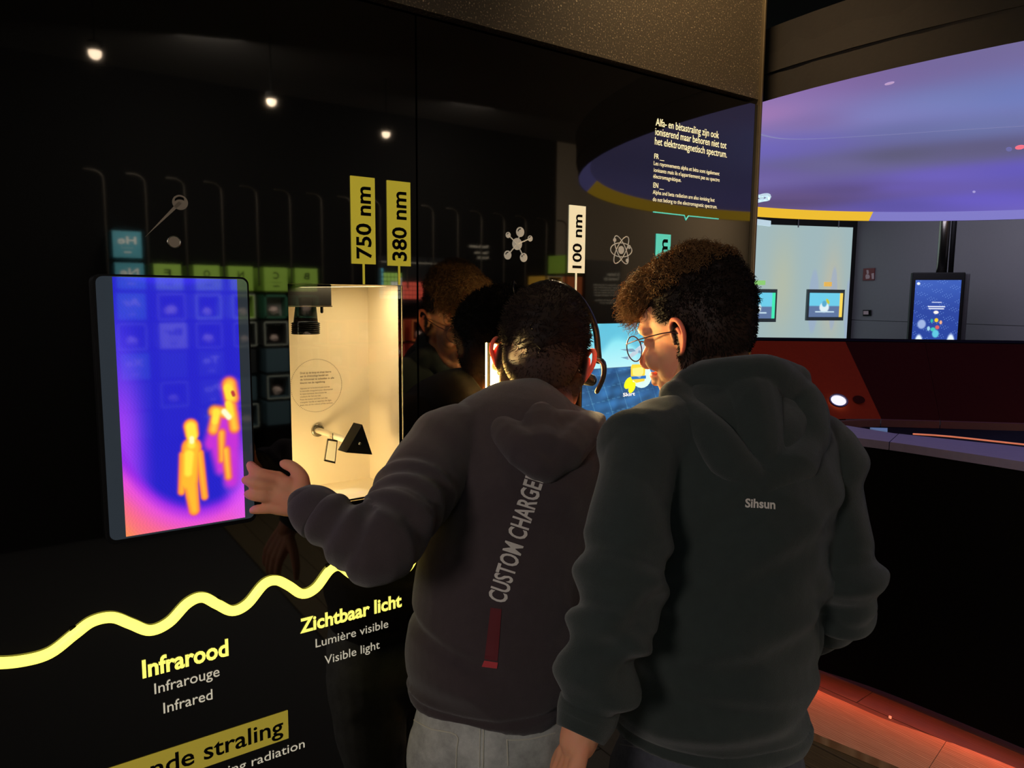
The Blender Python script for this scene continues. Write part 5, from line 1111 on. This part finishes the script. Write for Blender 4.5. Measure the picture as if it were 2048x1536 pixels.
# hoodie B
torsoB = [(1413, 1462, 1.16, 178, .118), (1418, 1400, 1.16, 186, .124), (1430, 1290, 1.17, 178, .128), (1450, 1200, 1.18, 188, .128), (1462, 1100, 1.195, 192, .126), (1466, 1000, 1.21, 196, .124), (1466, 910, 1.225, 196, .116), (1460, 860, 1.235, 178, .105), (1455, 815, 1.25, 128, .085), (1448, 785, 1.265, 76, .06)]
rr_ = CL(torsoB); T2 = tube([q[0] for q in rr_], [q[1] for q in rr_], side=sideB, seg=40, k=4, cap=False)
aLp = [P(1345, 880, 1.20), P(1283, 895, 1.155), P(1266, 1010, 1.10), P(1248, 1130, 1.06), P(1226, 1240, 1.03), P(1192, 1345, 1.01), P(1175, 1420, 1.0)]
aLr = [.062, .062, .060, .0625, .058, .047, .038]
aRp = [P(1590, 890, 1.25), P(1640, 905, 1.265), P(1668, 1020, 1.22), P(1684, 1120, 1.18), P(1690, 1195, 1.17), P(1630, 1232, 1.27), P(1570, 1245, 1.34)]
aRr = [.06, .056, .050, .048, .050, .048, .040]
hoodpB = [tb3([(1352, 805, 1.27, 30, 0), (1385, 765, 1.24, 34, 0), (1450, 752, 1.20, 38, 0), (1525, 752, 1.20, 40, 0), (1580, 785, 1.23, 42, 0), (1608, 830, 1.26, 34, 0)]),
          tb3([(1360, 800, 1.23, 40, 0), (1405, 855, 1.155, 42, 0), (1455, 920, 1.115, 38, 0), (1508, 965, 1.11, 30, 0)]), tb3([(1600, 800, 1.23, 44, 0), (1612, 870, 1.18, 42, 0), (1580, 930, 1.13, 40, 0), (1520, 968, 1.11, 30, 0)]),
          tb3([(1490, 800, 1.20, 66, 0), (1510, 880, 1.155, 62, 0), (1512, 930, 1.135, 44, 0)]), tb3([(1340, 810, 1.28, 22, 0), (1370, 850, 1.36, 26, 0), (1440, 880, 1.40, 24, 0)]), tb3([(1605, 835, 1.29, 30, 0), (1560, 870, 1.37, 28, 0), (1470, 890, 1.40, 24, 0)]), tb3([(1540, 745, 1.22, 30, 0), (1590, 760, 1.25, 34, 0)])]
ribB = tube([P(1416, 1425, 1.16), P(1413, 1462, 1.16)], [(.150, .118), (.146, .112)], side=sideB, k=2, seg=40, cap=False)
oB = union('hoodie', [T2, ribB, tube(aLp, aLr, k=5, seg=22), tube(aRp, aRr, k=5, seg=22), tube([aLp[1], P(1400, 850, 1.22), P(1520, 850, 1.25), aRp[1]], [.054, .058, .058, .05], k=3)], M['hoodB'], pB, .0048, 4)
hdB = union('hood', hoodpB, M['hoodB'], pB, .0045, 3); finish_cloth(hdB, .006, 22, (1, 1, .5))
g1 = armfold(aLp, .55, .98, 44, .0075); g2 = armfold(aRp, .5, .95, 50, .006)
hemB = P(1413, 1435, 1.16)[2]
def exB(v, n):
    z = v[:, 2]; d = g1(v, n)+g2(v, n)
    u_ = (v-baseB)@sideB
    for z0_, k_, a_, w_2 in ((hemB+.05, .1, .010, .02), (hemB+.10, -.12, .008, .018), (hemB+.16, .25, .007, .018), (hemB+.26, .45, .007, .02), (hemB+.36, .7, .006, .02)):
        d += a_*np.exp(-((z-z0_+k_*u_)/w_2)**2)-a_*.7*np.exp(-((z-z0_+.03+k_*u_)/w_2)**2)
    d -= .006*np.exp(-((z-hemB-.006)/.004)**2)
    return d
finish_cloth(oB, .0075, 16, (1, 1, .6), exB)
obj('cuff', *tube([P(1180, 1405, 1.0), P(1172, 1435, .998), P(1160, 1470, .99)], [.042, .041, .034], k=4, seg=40, cap=False), M['hoodB'], pB, smooth=True)
g = text('Sihsun', P(1490, 1014, 1.07), nz(P(1552, 1018, 1.07)-P(1490, 1014, 1.07)), nz(P(1490, 990, 1.07)-P(1490, 1014, 1.07)), 60*1.07/F, 17*1.07/F, .03); decal('lettering', *g, oB, M['print'], pB, None, .0016, 2)
# T-shirt front seen in the glass
M['tee'] = cloth('khaki_cotton', (150, 142, 96)); M['teebar'] = mat('dark_print', (40, 34, 28), .8); M['lanyard'] = mat('dark_lanyard', (32, 24, 22), .7)
fc = P(1462, 900, 1.21)
def front(u0, u1, z0_, z1_, nm, m, lift, nx=14, ny=16, sk=0):
    V = []; Fc = []
    for j in range(ny+1):
        for i in range(nx+1): V.append(fc+fB*.5+sideB*(u0+(u1-u0)*i/nx+sk*(j/ny))+Z*((z0_+(z1_-z0_)*j/ny)-fc[2]))
    for j in range(ny):
        for i in range(nx): k = j*(nx+1)+i; Fc.append((k, k+1, k+nx+2, k+nx+1))
    return decal(nm, V, Fc, oB, m, pB, -fB, lift, 0)
front(-.095, .095, 1.05, 1.37, 't_shirt', M['tee'], .004)
front(-.10, .10, 1.245, 1.262, 'printed_bar', M['teebar'], .006, 14, 2)
for sk_, u_ in ((.05, -.10), (-.05, .09)): front(u_, u_+.014, 1.24, 1.10, 'printed_bar', M['teebar'], .006, 2, 10, sk_)
front(-.012, -.002, 1.10, 1.36, 'lanyard', M['lanyard'], .008, 2, 12, .05); front(-.012, -.002, 1.10, 1.36, 'lanyard', M['lanyard'], .008, 2, 12, -.05)
g = text('NSDI', fc+fB*.5-sideB*-.06+Z*(1.19-fc[2]), -sideB, Z, .12, .035, .03); decal('lettering', *g, oB, M['redprint2'], pB, -fB, .0065, 2)
# jeans B
hipc = P(1416, 1500, 1.16); hl = hipc+sideB*.068; hr = hipc-sideB*.068
wa = tb3([(1412, 1440, 1.16, 165, .105), (1414, 1480, 1.16, 176, .115), (1416, 1540, 1.165, 186, .12), (1416, 1600, 1.17, 180, .115)], side=sideB, seg=36)
pt2, feet = legs(hl-Z*.06, hr-Z*.06, azB, M['jeansB'], wa, pB)
jB = union('jeans', pt2, M['jeansB'], pB, .006, 4); finish_cloth(jB, .0025, 30, (1, 1, .5)); shoes(feet, pB)
for pk in ([(1240, 1488), (1310, 1500), (1398, 1506)], [(1398, 1506), (1396, 1540)], [(1540, 1510), (1580, 1506), (1600, 1500)], [(1540, 1510), (1538, 1540)], [(1230, 1476), (1330, 1488), (1460, 1492), (1600, 1482)]): seam(pk, 1.07, jB, M['stitchB'], pB)
decal('belt_loop', *quads([(1462, 1464), (1474, 1464), (1474, 1500), (1462, 1500)], 1.07, 2, 6), jB, M['jeansB'], pB, None, .004, 0)
